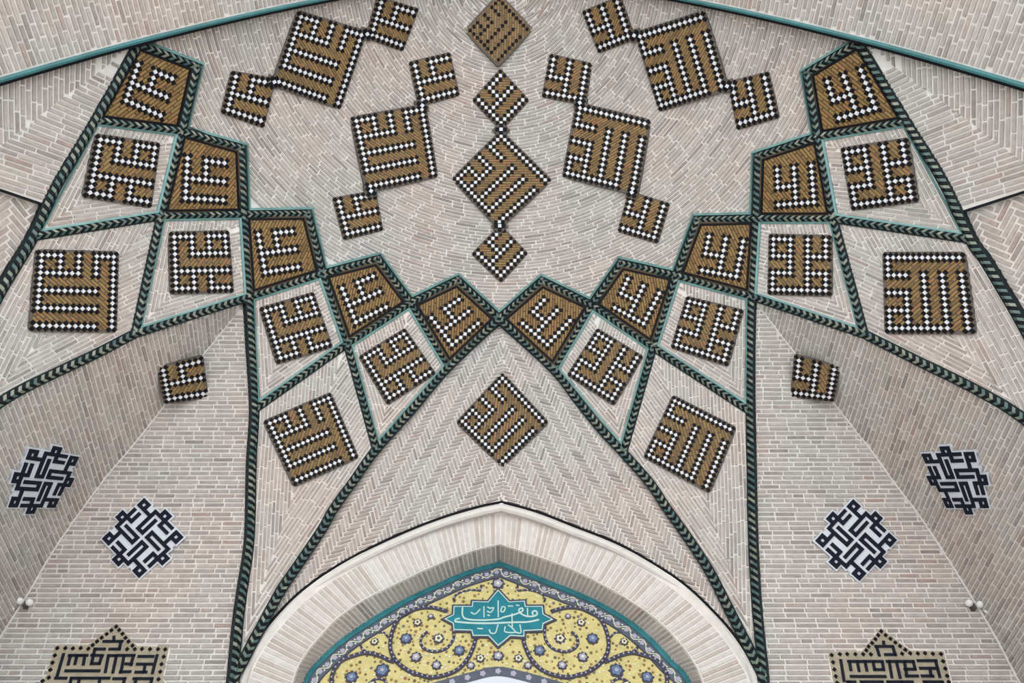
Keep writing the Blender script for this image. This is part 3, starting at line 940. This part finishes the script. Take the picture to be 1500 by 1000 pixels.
# ------------------------------------------------------------------ star vault
arch_px = lambda sgn: project(np.stack([sgn * R(ZT[::-1]), np.full(len(ZT), YC), ZT[::-1]], 1))
star_in = [NL['A0'], NL['A1'], NL['A2'], NL['B1'], NL['B2'], NL['C1'], NL['C2'], NL['D1'], NL['D2'], NL['E1'], NL['E2'],
           NR['E1'], NR['D2'], NR['D1'], NR['C2'], NR['C1'], NR['B2'], NR['B1'], NR['A2'], NR['A1'], NR['A0']]
chs = ChartVault(0.05)
low = chs.inv(STAR.cast(densify(star_in, 10)))
aL, aR = low[0], low[-1]
top_edge = np.array([(math.pi/2 * 1.0, aR[1])] + [(math.pi/2, b) for b in np.linspace(aR[1], -0.02, 20)] + [(-math.pi/2, b) for b in np.linspace(-0.02, aL[1], 20)])
ceil_reg = np.vstack([low, top_edge])
ceil = structure('ceiling', chs, ceil_reg, 0.14, 'pale brick star-shaped half dome with ringed brick courses above the kites', 'ceiling')
low_in = chs.inv(STAR.cast(densify(inset(np.vstack([star_in, [(1258, -600), (202, -600)]]), 7.5)[:], 10)))
px_in = inset(np.vstack([star_in, [(1258, -600), (202, -600)]]), 8.0)
sel = px_in[px_in[:, 1] > 40]
# order from left to right along the star outline
if sel[0][0] > sel[-1][0]: sel = sel[::-1]
k0 = int(np.argmin(np.hypot(sel[:, 0] - 210, sel[:, 1] - 70)))
sel = np.roll(sel, -k0, axis=0) if k0 not in (0,) else sel
low_in = chs.inv(STAR.cast(densify(sel, 10)))
brick_reg = np.vstack([low_in, top_edge])
lay(chs, fit(courses(chs, brick_reg, 0.0415, 0.25, 0.0155, jitter=0.1), brick_reg), ceil)
# pale turquoise edging along the star outline
a_, b_ = inset(np.vstack([star_in, [(1258, -600), (202, -600)]]), 5.0), inset(np.vstack([star_in, [(1258, -600), (202, -600)]]), 9.0)
ka = [i for i in range(len(a_)) if a_[i][1] > 40]
mb = MB()
for i in range(len(a_)):
    j = (i + 1) % len(a_)
    if a_[i][1] < 40 or a_[j][1] < 40: continue
    ea = STAR.cast(densify([a_[i], a_[j]], 30)); eb = STAR.cast(densify([a_[i] + (b_[i] - a_[i]), b_[j]], 30))
    m_ = min(len(ea), len(eb)); nn = STAR.normal(ea)
    for k in range(m_ - 1):
        mb.prism([ea[k], ea[k+1], eb[k+1], eb[k]], [ea[k] + nn[k]*.07, ea[k+1] + nn[k+1]*.07, eb[k+1] + nn[k+1]*.035, eb[k] + nn[k]*.035])
mb.build('teal_edging', 'teal_edge', ceil)

# ------------------------------------------------------------------ vault flanks between the outer ribs and the front arch
SPLIT = {'L': [(200, 66), (89, 138), (8, 208), (-60, 262)], 'R': [(1260, 64), (1387, 153), (1433, 187), (1493, 233), (1560, 285)]}
DARK = {'L': [(-330, 205), (-110, 247), (0, 278), (62, 299)], 'R': [(1800, 208), (1600, 255), (1500, 281), (1413, 309)]}
for s, N in (('L', NL), ('R', NR)):
    w = sideword[s]; sg = -1 if s == 'L' else 1
    ap = arch_px(sg)                                       # the arch line in the picture, from the apex down
    x_end = -322 if s == 'L' else 1795
    a0 = N['A0'][0]
    m_ = (ap[:, 0] < a0) & (ap[:, 0] > x_end) if s == 'L' else (ap[:, 0] > a0) & (ap[:, 0] < x_end)
    arch_seg = ap[m_][::12]
    r1 = PATH[s, 'R1']; dk = np.array(DARK[s], float)
    r1_up = r1[r1[:, 1] < dk[-1][1]]
    poly = np.vstack([[N['A0']], arch_seg, dk, r1_up[::-1][:-1]])
    poly = densify_loop(poly, 14)
    Pp = VAULT.cast(poly); n = VAULT.normal(VAULT.cast([poly.mean(0)]))[0]
    sp = np.array(SPLIT[s], float)
    ax3 = VAULT.cast([sp[0], sp[-2]])
    ch0 = ChartPlane(VAULT, Pp.mean(0), n, ax3[1] - ax3[0])
    wl = structure(f'wall_{w}_upper', ch0, ch0.inv(Pp), 0.16, f'mitred brick flank between the turquoise arch and the outer rib, upper {w}', 'vault flank')
    q = ch0.inv(ax3); ax = (q[1] - q[0]) / np.hypot(*(q[1] - q[0])); nx = np.array([-ax[1], ax[0]])
    reg0 = ch0.inv(VAULT.cast(inset(poly, 4.5)))
    arch_side = ch0.inv(VAULT.cast([arch_seg[len(arch_seg) // 2]]))[0]
    sga = 1.0 if (arch_side - q[0]) @ nx > 0 else -1.0
    vert = VAULT.cast([(sp[1][0], sp[1][1] - 20), (sp[1][0], sp[1][1] + 30)])
    dark3 = VAULT.cast([dk[1], dk[-1]])
    for sgn, d3 in ((sga, vert[1] - vert[0]), (-sga, dark3[1] - dark3[0])):
        half = np.array([q[0] - ax * 6, q[0] + ax * 12, q[0] + ax * 12 + nx * 6 * sgn, q[0] - ax * 6 + nx * 6 * sgn])
        if area2(half) < 0: half = half[::-1]
        reg = clean(clip_convex(reg0, half))
        if len(reg) < 3: continue
        ch = ChartPlane(VAULT, Pp.mean(0), n, d3)
        rk = ch.inv(ch0.fwd(np.array(reg)))
        lay(ch, fit(courses(ch, rk, 0.046, 0.24, 0.0165, jitter=0.12), rk), wl)
    # dark string line closing the flank
    dl = VAULT.cast(densify(dk, 12)); T, Nn, B = frames(dl, VAULT)
    mb = MB(); mb.strip([[dl[i] + B[i]*a + Nn[i]*b for a, b in ((-.009, -.12), (-.009, .014), (.009, .014), (.009, -.12))] for i in range(len(dl))])
    tag(mb.build('trim_1' if s == 'L' else 'trim_2', 'rope_black'), f'thin black string course meeting the outer rib at the {w} picture edge', 'trim', kind='structure')
    # herringbone lunette of the side wall below it
    V2 = sigma(0.05)
    r1_dn = r1[(r1[:, 1] >= dk[-1][1])]
    far = (-420, 330) if s == 'L' else (1890, 330)
    far2 = (-420, 640) if s == 'L' else (1890, 640)
    poly2 = densify_loop(np.vstack([dk, r1_dn[:-4], [far2, far]]), 16)
    P2 = V2.cast(poly2); n2 = V2.normal(V2.cast([r1_dn[len(r1_dn)//3]]))[0]
    ch2 = ChartPlane(V2, P2.mean(0), n2, dark3[1] - dark3[0])
    rg = ch2.inv(P2)
    wl2 = structure(f'wall_{w}_lunette', ch2, rg, 0.2, f'herringbone brick wall below the black string course, {w} picture edge', 'wall')
    rgi = ch2.inv(V2.cast(inset(poly2, 4)))
    lay(ch2, fit(herringbone(rgi, 0.05, 4, 0.015, 0.9), rgi), wl2)

# ------------------------------------------------------------------ corner niches: wall facing the viewer and side wall, meeting in a crease
chB = ChartRuledX(WALLB, YG, SG)
for s, N in (('L', NL), ('R', NR)):
    w = sideword[s]; sg = -1 if s == 'L' else 1
    cre, r3 = PATH[s, 'crease'], PATH[s, 'R3low']
    low_pt = [(FOOT[s][0] - 4 * sg * -1, 1060), (FOOT[s][0], 1225)]
    poly = densify_loop(np.vstack([r3, low_pt, cre[::-1][:-1]]), 14)
    reg = chB.inv(WALLB.cast(poly))
    wb = structure(f'wall_back_{w}', chB, reg, 0.11, f'brick niche wall facing the viewer with level courses, {w} of the lunette', 'wall')
    ins = chB.inv(WALLB.cast(densify_loop(np.vstack([r3 + (sg * 6, 0), low_pt, (cre[::-1] - (sg * 1.2, 0))]), 14)))
    lay(chB, fit(courses(chB, ins, PITCHB, LENB, JNT, jitter=0.15), ins), wb)
    cp = WALLB.cast(cre[2:]); U_ = np.array([-sg * .7, -.7, 0]); rows = []
    for p in cp: rows.append([p + U_ * .02 + np.array([math.cos(a), -sg * math.sin(a), 0]) * .011 for a in np.linspace(0, 6.283, 6, endpoint=False)])
    mb = MB(); mb.strip(rows, closed=True); mb.build('crease_joint', 'plaster', wb)
    chS = ChartSide(SIDE[s], sg)
    q4 = np.vstack([densify([N['C3'], N['G1']], 12)[:-1], PATH[s, 'Q4low']])
    far = [(-330, 1000), (-330, 1500)] if s == 'L' else [(1800, 1000), (1800, 1500)]
    poly = densify_loop(np.vstack([q4, [(FOOT2[s][0] + sg * 30, 860)], [(FOOT2[s][0] + sg * 40, 1000)], cre[::-1][:-1]]), 14)
    Ps = SIDE[s].cast(poly)
    reg = chS.inv(Ps)
    ws = structure(f'wall_{w}', chS, reg, 0.2, f'shaded brick side wall of the {w} corner niche beyond the crease', 'wall')
    ins = chS.inv(SIDE[s].cast(densify_loop(np.vstack([q4 + (0, 7), [(FOOT2[s][0] + sg * 30, 860)], [(FOOT2[s][0] + sg * 40, 1000)], (cre[::-1] + (sg * 1.2, 0))]), 14)))
    lay(chS, fit(courses(chS, ins, PITCHB, LENB, JNT, jitter=0.15), ins), ws)

# small white lamps clipped to the creases
def ball(mb, c, r, k=8, sz=(1, 1, 1)):
    rows = [[c + np.array([math.cos(a) * math.cos(b) * sz[0], math.sin(a) * math.cos(b) * sz[1], math.sin(b) * sz[2]]) * r for a in np.linspace(0, 6.283, k, endpoint=False)] for b in np.linspace(-1.5, 1.5, 6)]
    mb.strip(rows, closed=True)
for s, px, w in (('L', (32, 888), 'left'), ('R', (1431, 891), 'right')):
    sg = -1 if s == 'L' else 1
    c = WALLB.cast([px])[0] + np.array([-sg * .05, -.05, 0])
    th = tag(empty('lamp_fixture', c), f'small white twin lamp fixed on the {w} niche crease', 'lamp', 'lamps on the niche creases')
    mb = MB(); mb.prism([c + np.array(q) for q in ((-.02, .05, -.03), (.02, .05, -.03), (.02, .05, .03), (-.02, .05, .03))], [c + np.array(q) for q in ((-.015, 0, -.025), (.015, 0, -.025), (.015, 0, .025), (-.015, 0, .025))]); mb.build('bracket', 'rim', th)
    for dx, dz in ((-.045, .01), (.05, -.005)):
        hb = MB(); ball(hb, c + np.array([dx, -.02, dz]), .034, 8, (1, 1.2, .9)); hb.build('lamp_head', 'lampwhite', th)
    hb = MB(); ball(hb, c + np.array([-.09 * -sg, 0, -.06]), .02); hb.build('junction_box', 'lampwhite', th)

# ------------------------------------------------------------------ lunette, niche arch and its tile tympanum
OUT_L = [(735, 736), (701, 743), (647, 759), (593, 780), (539, 805), (485, 835), (442, 866), (409, 898), (382, 931), (364, 960), (353, 985), (343, 1030), (337, 1090)]
OUT_R = [(735, 736), (786, 750), (843, 772), (901, 795), (952, 823), (998, 853), (1038, 889), (1073, 928), (1098, 966), (1110, 990), (1121, 1035), (1127, 1090)]
INN_L = [(733, 796.5), (706, 802), (662, 817), (618, 836), (574, 857), (530, 879), (493, 905), (464, 936), (444, 962), (431, 991), (421, 1040), (415, 1100)]
INN_R = [(733, 796.5), (796, 817), (840, 834), (884, 856), (928, 882), (965, 909), (994, 938), (1014, 965), (1027, 991), (1039, 1040), (1046, 1100)]
TE_L = [(733, 823), (684, 837), (640, 856), (596, 877), (552, 903), (508, 932), (475, 960), (449, 989), (437, 1030), (428, 1090)]
TE_R = [(733, 823), (774, 839), (818, 857), (853, 871), (884, 886), (923, 910), (956, 938), (983, 967), (1007, 991), (1024, 1035), (1034, 1090)]
te_l, te_r = smooth(TE_L), smooth(TE_R)
out_l, out_r = smooth(OUT_L), smooth(OUT_R)
inn_l, inn_r = smooth(INN_L), smooth(INN_R)
chL = ChartRuledX(LUN, YL, SL)
r6l, r6r = PATH['L', 'R6low'], PATH['R', 'R6low']
r6l = r6l[(r6l[:, 1] < 975)]; r6r = r6r[(r6r[:, 1] < 975)]
ol = out_l[out_l[:, 1] < 975]; orr = out_r[out_r[:, 1] < 975]
lpoly = np.vstack([r6l, ol[::-1], orr[1:], r6r[::-1][:-1]])
lreg = chL.inv(LUN.cast(lpoly))
lun = structure('wall_back', chL, lreg, 0.18, 'herringbone brick lunette between the two rope ribs above the niche arch', 'wall')
ang = 0.30
ins_px = np.vstack([r6l + (5, 6), (ol[::-1] + (0, -3)), (orr[1:] + (0, -3)), (r6r[::-1][:-1] + (-5, 6))])
ireg = chL.inv(LUN.cast(ins_px))
tall = ireg[:, 1].max() + 1; bot = ireg[:, 1].min() - 1
axx = 0.0
hl = clean(clip_convex(ireg, [(-9, bot), (axx, bot), (axx, tall), (-9, tall)]))
hr = clean(clip_convex(ireg, [(axx, bot), (9, bot), (9, tall), (axx, tall)]))
pieces = fit(herringbone(np.array(hl), 0.039, 4, 0.0125, ang), np.array(hl)) + fit(herringbone(np.array(hr), 0.039, 4, 0.0125, math.pi/2 - ang), np.array(hr))
lay(chL, pieces, lun, h=0.012)

z_ap = LUN.cast([(735, 740)])[0, 2]
def GRg(z): return 0.5 * GL(z) + 0.5 * GL(z_ap) + 0.09
RING = Surf(lambda P: P[:, 1] - GRg(P[:, 2]))
ap3 = RING.cast([(733, 797)])[0]
dy = dirs([(733, 823)])[0]
YT = CAM[1] + dy[1] / dy[2] * (ap3[2] - CAM[2]) + 0.02
TYM = Surf(lambda P: P[:, 1] - YT)
# mouldings round the niche arch
def tube(name, P, r, m, parent, k=8):
    T = np.gradient(P, axis=0); T /= np.linalg.norm(T, axis=1, keepdims=True)
    U = np.array([0, -1.0, 0.0]); mb = MB(); rows = []
    for p, t in zip(P, T):
        n = U - t * (U @ t); n /= np.linalg.norm(n); b = np.cross(t, n)
        rows.append([p + r * (math.cos(a) * n + math.sin(a) * b) for a in np.linspace(0, 2 * math.pi, k, endpoint=False)])
    mb.strip(rows, closed=True); return mb.build(name, m, parent)
full_out = np.vstack([out_l[::-1], out_r[1:]])
Po = LUN.cast(full_out)
arch_tr = tag(empty('trim_3', Po[len(Po)//2]), 'white bead with a thin black line round the pointed niche arch', 'arch moulding', kind='structure')
tube('black_line', Po + np.array([0, -0.012, 0]), 0.013, 'black', arch_tr)
def shrink(pl_, d):                           # move an arch line inward (down and towards the middle)
    T = np.gradient(pl_, axis=0); T /= np.linalg.norm(T, axis=1, keepdims=True)
    n = np.stack([-T[:, 1], T[:, 0]], 1)
    c = np.array([735, 1000.0])
    n = np.where(((c - pl_) * n).sum(1, keepdims=True) < 0, -n, n)
    return pl_ + n * d
bead_px = shrink(full_out, 7.0)
tube('white_bead', LUN.cast(bead_px) + np.array([0, 0.0, 0]), 0.040, 'plaster', arch_tr)
# ring of upright bricks
def resamp_px(p, n):
    L = np.concatenate([[0], np.cumsum(np.hypot(*np.diff(p, axis=0).T))]); q = np.linspace(0, L[-1], n)
    return np.stack([np.interp(q, L, p[:, 0]), np.interp(q, L, p[:, 1])], 1)
ring_out_l, ring_out_r = shrink(out_l, 13.5), shrink(out_r, 13.5)
ring_out_l[0] = ring_out_r[0] = (733.5, 752)
NV = 66
ringo = None
for s, o_, i_, t_ in (('L', ring_out_l, inn_l, te_l), ('R', ring_out_r, inn_r, te_r)):
    w = sideword[s]
    A_ = RING.cast(resamp_px(o_, NV + 1)); B_ = RING.cast(resamp_px(i_, NV + 1))
    C_ = TYM.cast(resamp_px(t_, NV + 1)) + np.array([0, 0.012, 0])
    # bed
    mb = MB()
    mb.strip([list(A_ + np.array([0, -.05, .09])), list(A_), list(B_), list(C_)])
    rb = tag(mb.build(f'wall_niche_arch_{w}', 'mortar'), f'{w} half of the pale pointed niche arch ring with upright brick voussoirs', 'arch', kind='structure')
    for i in range(NV):
        for (P, Q, nrm, h, f0, f1, nm) in ((A_, B_, np.array([0, -1, -.1]), .008, .02, .99, 'voussoir'),
                                           (B_, C_, None, .008, .04, .96, 'soffit_brick')):
            if nrm is None:
                t = B_[i+1] - B_[i]; nrm = np.cross(t, np.array([0, 1.0, 0])); nrm /= np.linalg.norm(nrm)
                if nrm[2] > 0 and abs(nrm[2]) > .05: nrm = -nrm
                if nrm @ (np.array([0, 4, 2.0]) - B_[i]) < 0: nrm = -nrm
            g = 0.16
            p0 = P[i] * (1-g) + P[i+1] * g; p1 = P[i] * g + P[i+1] * (1-g); q0 = Q[i] * (1-g) + Q[i+1] * g; q1 = Q[i] * g + Q[i+1] * (1-g)
            j = random.uniform(-.04, .04) if nm == 'voussoir' else 0
            a0, a1 = f0 + (j if f0 > .3 else 0), f1 + (j if f1 < .6 else 0)
            quad = np.array([p0 + (q0-p0)*a0, p1 + (q1-p1)*a0, p1 + (q1-p1)*a1, p0 + (q0-p0)*a1])
            c = quad.mean(0)
            b = MB(); b.prism(quad - nrm * .01, c + (quad - c) * .95 + nrm * h * random.uniform(.6, 1.2))
            b.build(nm, 'ring_brick' if nm == 'voussoir' else 'brick', rb)

# ---- tympanum
te = np.vstack([te_l[::-1], te_r[1:]])
class PlaneT(Plane):
    def __init__(self):
        self.n = np.array([0, -1.0, 0]); self.c = np.array([0, YT, 6.0]); self.u = np.array([1.0, 0, 0]); self.v = np.cross(self.n, self.u)
pt_ = PlaneT()
tym = tag(empty('tile_tympanum', pt_.at([(732, 1000)])[0]), 'yellow floral tile tympanum with spiralling vines inside the niche arch', 'tile panel')
def flat(name, px, m, h0, h1, parent=tym):
    q = pt_.q(pt_.at(px)); mb = MB(); mb.prism(pt_.p(q, h0), pt_.p(q, h1)); return mb.build(name, m, parent)
def band(name, pa, pb, m, h0, h1, parent=tym):
    A_, B_ = pt_.at(pa), pt_.at(pb); n = pt_.n
    mb = MB(); mb.strip([list(A_ + n*h0), list(A_ + n*h1), list(B_ + n*h1), list(B_ + n*h0)]); return mb.build(name, m, parent)
# field sheet goes down to below the frame
outer = shrink(te, -3)
flat('yellow_field', np.vstack([outer, [(1034, 1150), (428, 1150)]]), 'ty_yellow', -0.03, 0.0)
band('turquoise_border', shrink(te, -2), shrink(te, 6.5), 'ty_teal', 0, 0.02)
band('slate_border', shrink(te, 6.5), shrink(te, 20.5), 'ty_slate', 0, 0.008)
tube('border_fillet', pt_.at(shrink(te, 21.3), 0.004), 0.006, 'ty_vine', tym, 6)
def disc(mb, c, r, h, k=10, petals=0, ph=0.0):
    q = pt_.q(pt_.at([c]))[0]
    a = np.linspace(0, 2*math.pi, k, endpoint=False) + ph
    rr = r * (1 + (0.16 * np.cos(a * petals) if petals else 0))
    pts = np.stack([q[0] + rr * np.cos(a), q[1] + rr * np.sin(a)], 1)
    mb.prism(pt_.p(pts, 0), pt_.p(q + (pts - q) * .94, h))
# rosettes of the slate border
mid = shrink(te, 13.5); Lm = np.concatenate([[0], np.cumsum(np.hypot(*np.diff(mid, axis=0).T))])
sq = MB(); sv = MB()
for k in range(int(Lm[-1] / 15)):
    x = (k + .5) * 15; p = np.array([np.interp(x, Lm, mid[:, 0]), np.interp(x, Lm, mid[:, 1])])
    p2 = np.array([np.interp(x + 7.5, Lm, mid[:, 0]), np.interp(x + 7.5, Lm, mid[:, 1])])
    mb = MB(); disc(mb, p, 0.026, 0.014, 10, 5); mb.build('border_rosette', 'ty_lilac', tym)
    disc(sq, p2 + (0, -3), 0.010, 0.012, 6); disc(sq, p2 + (1, 3), 0.010, 0.012, 6)
    disc(sv, p2, 0.014, 0.011, 8)
wv = []
for x in np.arange(0, Lm[-1], 2.5):
    p = np.array([np.interp(x, Lm, mid[:, 0]), np.interp(x, Lm, mid[:, 1])]); t_ = np.array([np.interp(x + 1, Lm, mid[:, 0]), np.interp(x + 1, Lm, mid[:, 1])]) - p
    t_ = t_ / max(np.hypot(*t_), 1e-6); wv.append(p + np.array([-t_[1], t_[0]]) * 4.6 * math.sin(x / 15 * math.pi))
tube('border_tendril', pt_.at(wv, 0.008), 0.006, 'ty_pale', tym, 5)
sq.build('border_buds', 'ty_pale', tym, 'stuff'); sv.build('border_leaves', 'ty_teal', tym, 'stuff')
def vine(px, r=0.021, m='ty_vine'):
    P = pt_.at(smooth(px), 0.006); tube('vine', P, r, m, tym, 6)
    bd = MB(); Q, L = resample(P, 0.05)
    for p in Q[1:-1:1]:
        pts = np.array([p + (0.009*math.cos(a), -r - 0.002, 0.009*math.sin(a)) for a in np.linspace(0, 6.283, 6, endpoint=False)])
        bd.prism(pts + (0, .008, 0), pts)
    bd.build('vine_beads', 'ty_lilac', tym, 'stuff')
MX = 731.5
def both(f, *a):
    f(a[0], *a[1:]); f([(2 * MX - x, y) for x, y in a[0]], *a[1:])
z2 = lambda L: [(440 + x / 6.668, 850 + y / 6.668) for x, y in L]
z3 = lambda L: [(600 + x / 5.357, 930 + y / 5.357) for x, y in L]
z1 = lambda L: [(640 + x / 7.695, 830 + y / 7.695) for x, y in L]
both(vine, z2([(1440, 310), (1380, 290), (1290, 270), (1180, 272), (1060, 310), (970, 370), (910, 470), (882, 580), (882, 680), (920, 770), (1000, 850), (1120, 920)]) +
     z3([(60, 310), (180, 335), (350, 290), (450, 200), (500, 100), (520, 30)]))
both(vine, z2([(1240, 505), (1185, 560), (1180, 630), (1230, 680), (1320, 700), (1420, 670)]) + z3([(330, 60), (350, 0)]) + [(664, 918)], 0.014)
both(vine, z2([(920, 800), (860, 780), (760, 735), (640, 712), (520, 740), (420, 780), (350, 850), (315, 920), (308, 1000), (340, 1090), (430, 1150)]), 0.021)
both(vine, z2([(590, 640), (610, 680), (660, 700), (700, 715)]), 0.012)
both(vine, z2([(760, 510), (820, 515), (860, 560)]), 0.010)
both(vine, z1([(500, 210), (490, 270), (440, 265), (340, 270), (230, 310), (190, 360), (200, 400)]), 0.011)
both(vine, z2([(690, 990), (760, 960), (830, 985), (850, 1050)]), 0.013)
def flower(c, r, kind):
    outer_m, mid_m, in_m = {'ring': ('ty_vine', 'ty_pale', 'ty_vine'), 'blue': ('ty_vine', 'ty_blue', 'ty_lilac'), 'lilac': ('ty_vine', 'ty_lilac', 'ty_pale')}[kind]
    mb = MB(); disc(mb, c, r, 0.010, 20, 8); f = mb.build('flower', outer_m, tym)
    mb = MB(); disc(mb, c, r * .68, 0.015, 16, 5); mb.build('petals', mid_m, f)
    mb = MB(); disc(mb, c, r * .28, 0.019, 8); mb.build('flower_eye', in_m, f)
for c, r, k in [((595, 935.5), 9, 'blue'), ((611.7, 912), 6.5, 'ring'), ((642.5, 935.5), 8, 'ring'), ((609.5, 962.5), 8, 'lilac'), ((639.5, 974.5), 7, 'lilac'),
                ((560, 982), 10.5, 'blue'), ((515, 992), 9, 'blue'), ((548.7, 940), 6, 'ring'), ((631, 903), 4.5, 'lilac'), ((672.8, 953), 8.5, 'blue'),
                ((703.6, 964.5), 6.5, 'ring'), ((689.6, 975), 6, 'lilac'), ((545, 1004), 7, 'ring')]:
    flower(c, r * .0066, k); flower((2 * MX - c[0], c[1]), r * .0066, k)
flower((729.7, 961), 8 * .0066, 'lilac'); flower((729.5, 855), 10 * .0066, 'lilac')
# scattered leaves and buds on the yellow ground
sp1, sp2 = MB(), MB(); ins_f = np.vstack([shrink(te, 25), [(1010, 1100), (450, 1100)]])
cand = np.stack([rng.uniform(450, 1015, 5200), rng.uniform(845, 1030, 5200)], 1)
cand = cand[pip(cand, ins_f)]; kept = []
for c in cand:
    if all((c[0]-k[0])**2 + (c[1]-k[1])**2 > 27 for k in kept): kept.append(c)
for i, c in enumerate(kept):
    (disc(sp1, c, rng.uniform(.009, .018), 0.006, 5, 0, rng.uniform(0, 6)) if i % 3 else disc(sp2, c, rng.uniform(.008, .014), 0.007, 6))
sp1.build('leaf_specks', 'ty_green', tym, 'stuff'); sp2.build('bud_specks', 'ty_pale', tym, 'stuff')
# little white arch at the foot of the tympanum
ba = smooth([(600, 1012), (640, 1000), (690, 986), (729, 978), (770, 986), (820, 1000), (860, 1012)]); bb = ba + (0, 14)
band('inner_arch_border', ba, bb, 'ty_slate', 0.0, 0.024)
ros = MB()
for k in range(9):
    x = 640 + k * 22.4; y = float(np.interp(x, ba[:, 0], ba[:, 1])) + 7
    mb = MB(); disc(mb, (x, y), 0.028, 0.03, 10, 5); mb.build('border_rosette', 'ty_lilac', tym)
flat('white_recess', np.vstack([bb, [(860, 1120), (600, 1120)]]), 'white', 0.0, 0.022)
# turquoise cartouche with its script
z1o = [(690, 270), (815, 405), (990, 395), (1000, 455), (1190, 455), (1200, 545), (1310, 605), (1200, 655), (1190, 725), (985, 735), (985, 800), (830, 790), (690, 905), (580, 790), (405, 790), (390, 730), (190, 725), (180, 650), (85, 600), (185, 550), (190, 455), (395, 455), (400, 400), (575, 405)]
cq = np.array(z1(z1o))
def cart_layer(name, px, m, h0, h1, parent):
    q = pt_.q(pt_.at(px)); mb = MB(); mb.prism(pt_.p(q, h0), pt_.p(q, h1)); return mb.build(name, m, parent)
cart = cart_layer('cartouche', inset(cq, -2.6), 'ty_vine', 0, 0.018, tym)
cart_layer('pale_outline', inset(cq, 0.0), 'letter', 0.0, 0.022, cart)
cart_layer('turquoise_ground', inset(cq, 1.4), 'cart', 0.0, 0.026, cart)
def script(px, r=0.007):
    P = pt_.at(smooth(z1(px)), 0.027); tube('script_stroke', P, r, 'letter', cart, 6)
script([(290, 475), (290, 560), (330, 605), (480, 620), (680, 610), (760, 585), (860, 560), (960, 520), (960, 485), (925, 500), (940, 540), (1010, 575), (1090, 575), (1130, 550), (1110, 515), (1075, 530), (1085, 565)], .009)
script([(200, 635), (380, 652), (600, 655), (850, 645), (1020, 640), (1150, 615)], .010)
script([(200, 635), (215, 610), (260, 600)], .008)
script([(1020, 480), (1022, 575)]); script([(845, 545), (850, 700)]); script([(690, 400), (692, 590)]); script([(530, 465), (532, 590)])
script([(385, 530), (430, 550), (490, 495)]); script([(565, 520), (610, 530), (640, 480), (600, 485), (570, 470)]); script([(715, 520), (750, 525), (770, 480), (735, 470), (720, 520)])
script([(590, 725), (610, 765), (660, 760), (680, 700), (690, 670)]); script([(770, 690), (770, 750), (880, 755), (840, 700), (800, 670)]); script([(935, 670), (945, 760), (880, 755)])
script([(455, 712), (520, 716)]); script([(800, 460), (860, 462)]); script([(570, 560), (600, 570)]); script([(890, 450), (930, 455)])
PANELS_PX.append(np.vstack([shrink(te, 3)]))

# ------------------------------------------------------------------ front arch: turquoise edge and brick soffit
chF = ChartSoffit(-0.10)
sS = float(np.interp(3.0 + 1.6, ZT, ST))
for s, sg in (('L', -1), ('R', 1)):
    w = sideword[s]
    rgn = np.array([(0.35, sg * 0.03), (YC, sg * 0.03)] + [(YC, sg * b) for b in np.linspace(.2, sS, 40)] + [(0.35, sg * b) for b in np.linspace(sS, .2, 40)])
    wf = structure(f'ceiling_front_{w}', chF, rgn, 0.18, f'brick soffit of the front arch across the upper {w} corner', 'arch soffit')
    rgi = rgn.copy(); rgi[:, 0] = np.clip(rgi[:, 0], 0.36, YC - 0.045)
    rects = []
    b = 0.1; row = 0
    while b < sS:
        a = 0.36 - (row % 2) * 0.11 + random.uniform(-.03, .03)
        while a < YC:
            rects.append([(a + .005, sg * (b + .008)), (a + .195, sg * (b + .008)), (a + .195, sg * (b + .041)), (a + .005, sg * (b + .041))]); a += .2
        b += .049; row += 1
    lay(chF, fit(rects, rgi), wf)
zz = ZT[(ZT > 4.2)][::8]
zz = np.append(zz, ZT[-1])
half_arch = np.stack([R(zz) - 0.10, np.full(len(zz), YC), zz], 1)
full = np.vstack([half_arch * [-1, 1, 1], half_arch[::-1][1:]])
tr = tag(empty('trim_4', full[len(full)//2]), 'turquoise glazed edge of the front arch sweeping across the top', 'arch edge', kind='structure')
inward = np.stack([-np.sign(full[:, 0]) * 0.7, np.zeros(len(full)), np.full(len(full), -0.7)], 1)
mb = MB(); mb.strip([[p - n*.02 + (0, -.035, 0), p + n*.014 + (0, -.030, 0), p + n*.020 + (0, -.015, 0), p + n*.016 + (0, .004, 0)] for p, n in zip(full, inward)])
mb.build('turquoise_roll', 'teal', tr)
mb = MB(); mb.strip([[p + n*.016 + (0, .004, 0), p + n*.012 + (0, .028, 0), p - n*.16 + (0, .032, 0)] for p, n in zip(full, inward)])
mb.build('black_fillet', 'black', tr)

# ------------------------------------------------------------------ the rest of the hall below the picture: lower walls and paving
fl = MB(); fl.poly([(-5.3, -1.5, 0), (5.3, -1.5, 0), (5.3, 7.6, 0), (-5.3, 7.6, 0)])
tag(fl.build('floor', 'floor'), 'pale stone paving of the hall below the picture', 'floor', kind='structure')
lw = MB(); zf = 4.9
lw.poly([(-5.3, 6.62, 0), (-2.2, 6.62, 0), (-2.2, 6.62, zf), (-5.3, 6.62, zf)]); lw.poly([(2.2, 6.62, 0), (5.3, 6.62, 0), (5.3, 6.62, zf), (2.2, 6.62, zf)])
lw.poly([(-2.2, 7.6, 0), (2.2, 7.6, 0), (2.2, 7.6, zf), (-2.2, 7.6, zf)])
tag(lw.build('wall_back_lower', 'mortar'), 'lower back wall of the hall below the picture', 'wall', kind='structure')
for sg, w in ((-1, 'left'), (1, 'right')):
    l2 = MB(); l2.poly([(sg * 5.3, 0.0, 0), (sg * 5.3, 6.62, 0), (sg * 5.3, 6.62, 7.6), (sg * 5.3, 0.0, 7.6)])
    tag(l2.build(f'wall_{w}_lower', 'mortar'), f'lower {w} wall of the hall below the picture', 'wall', kind='structure')
bpy.context.view_layer.update()
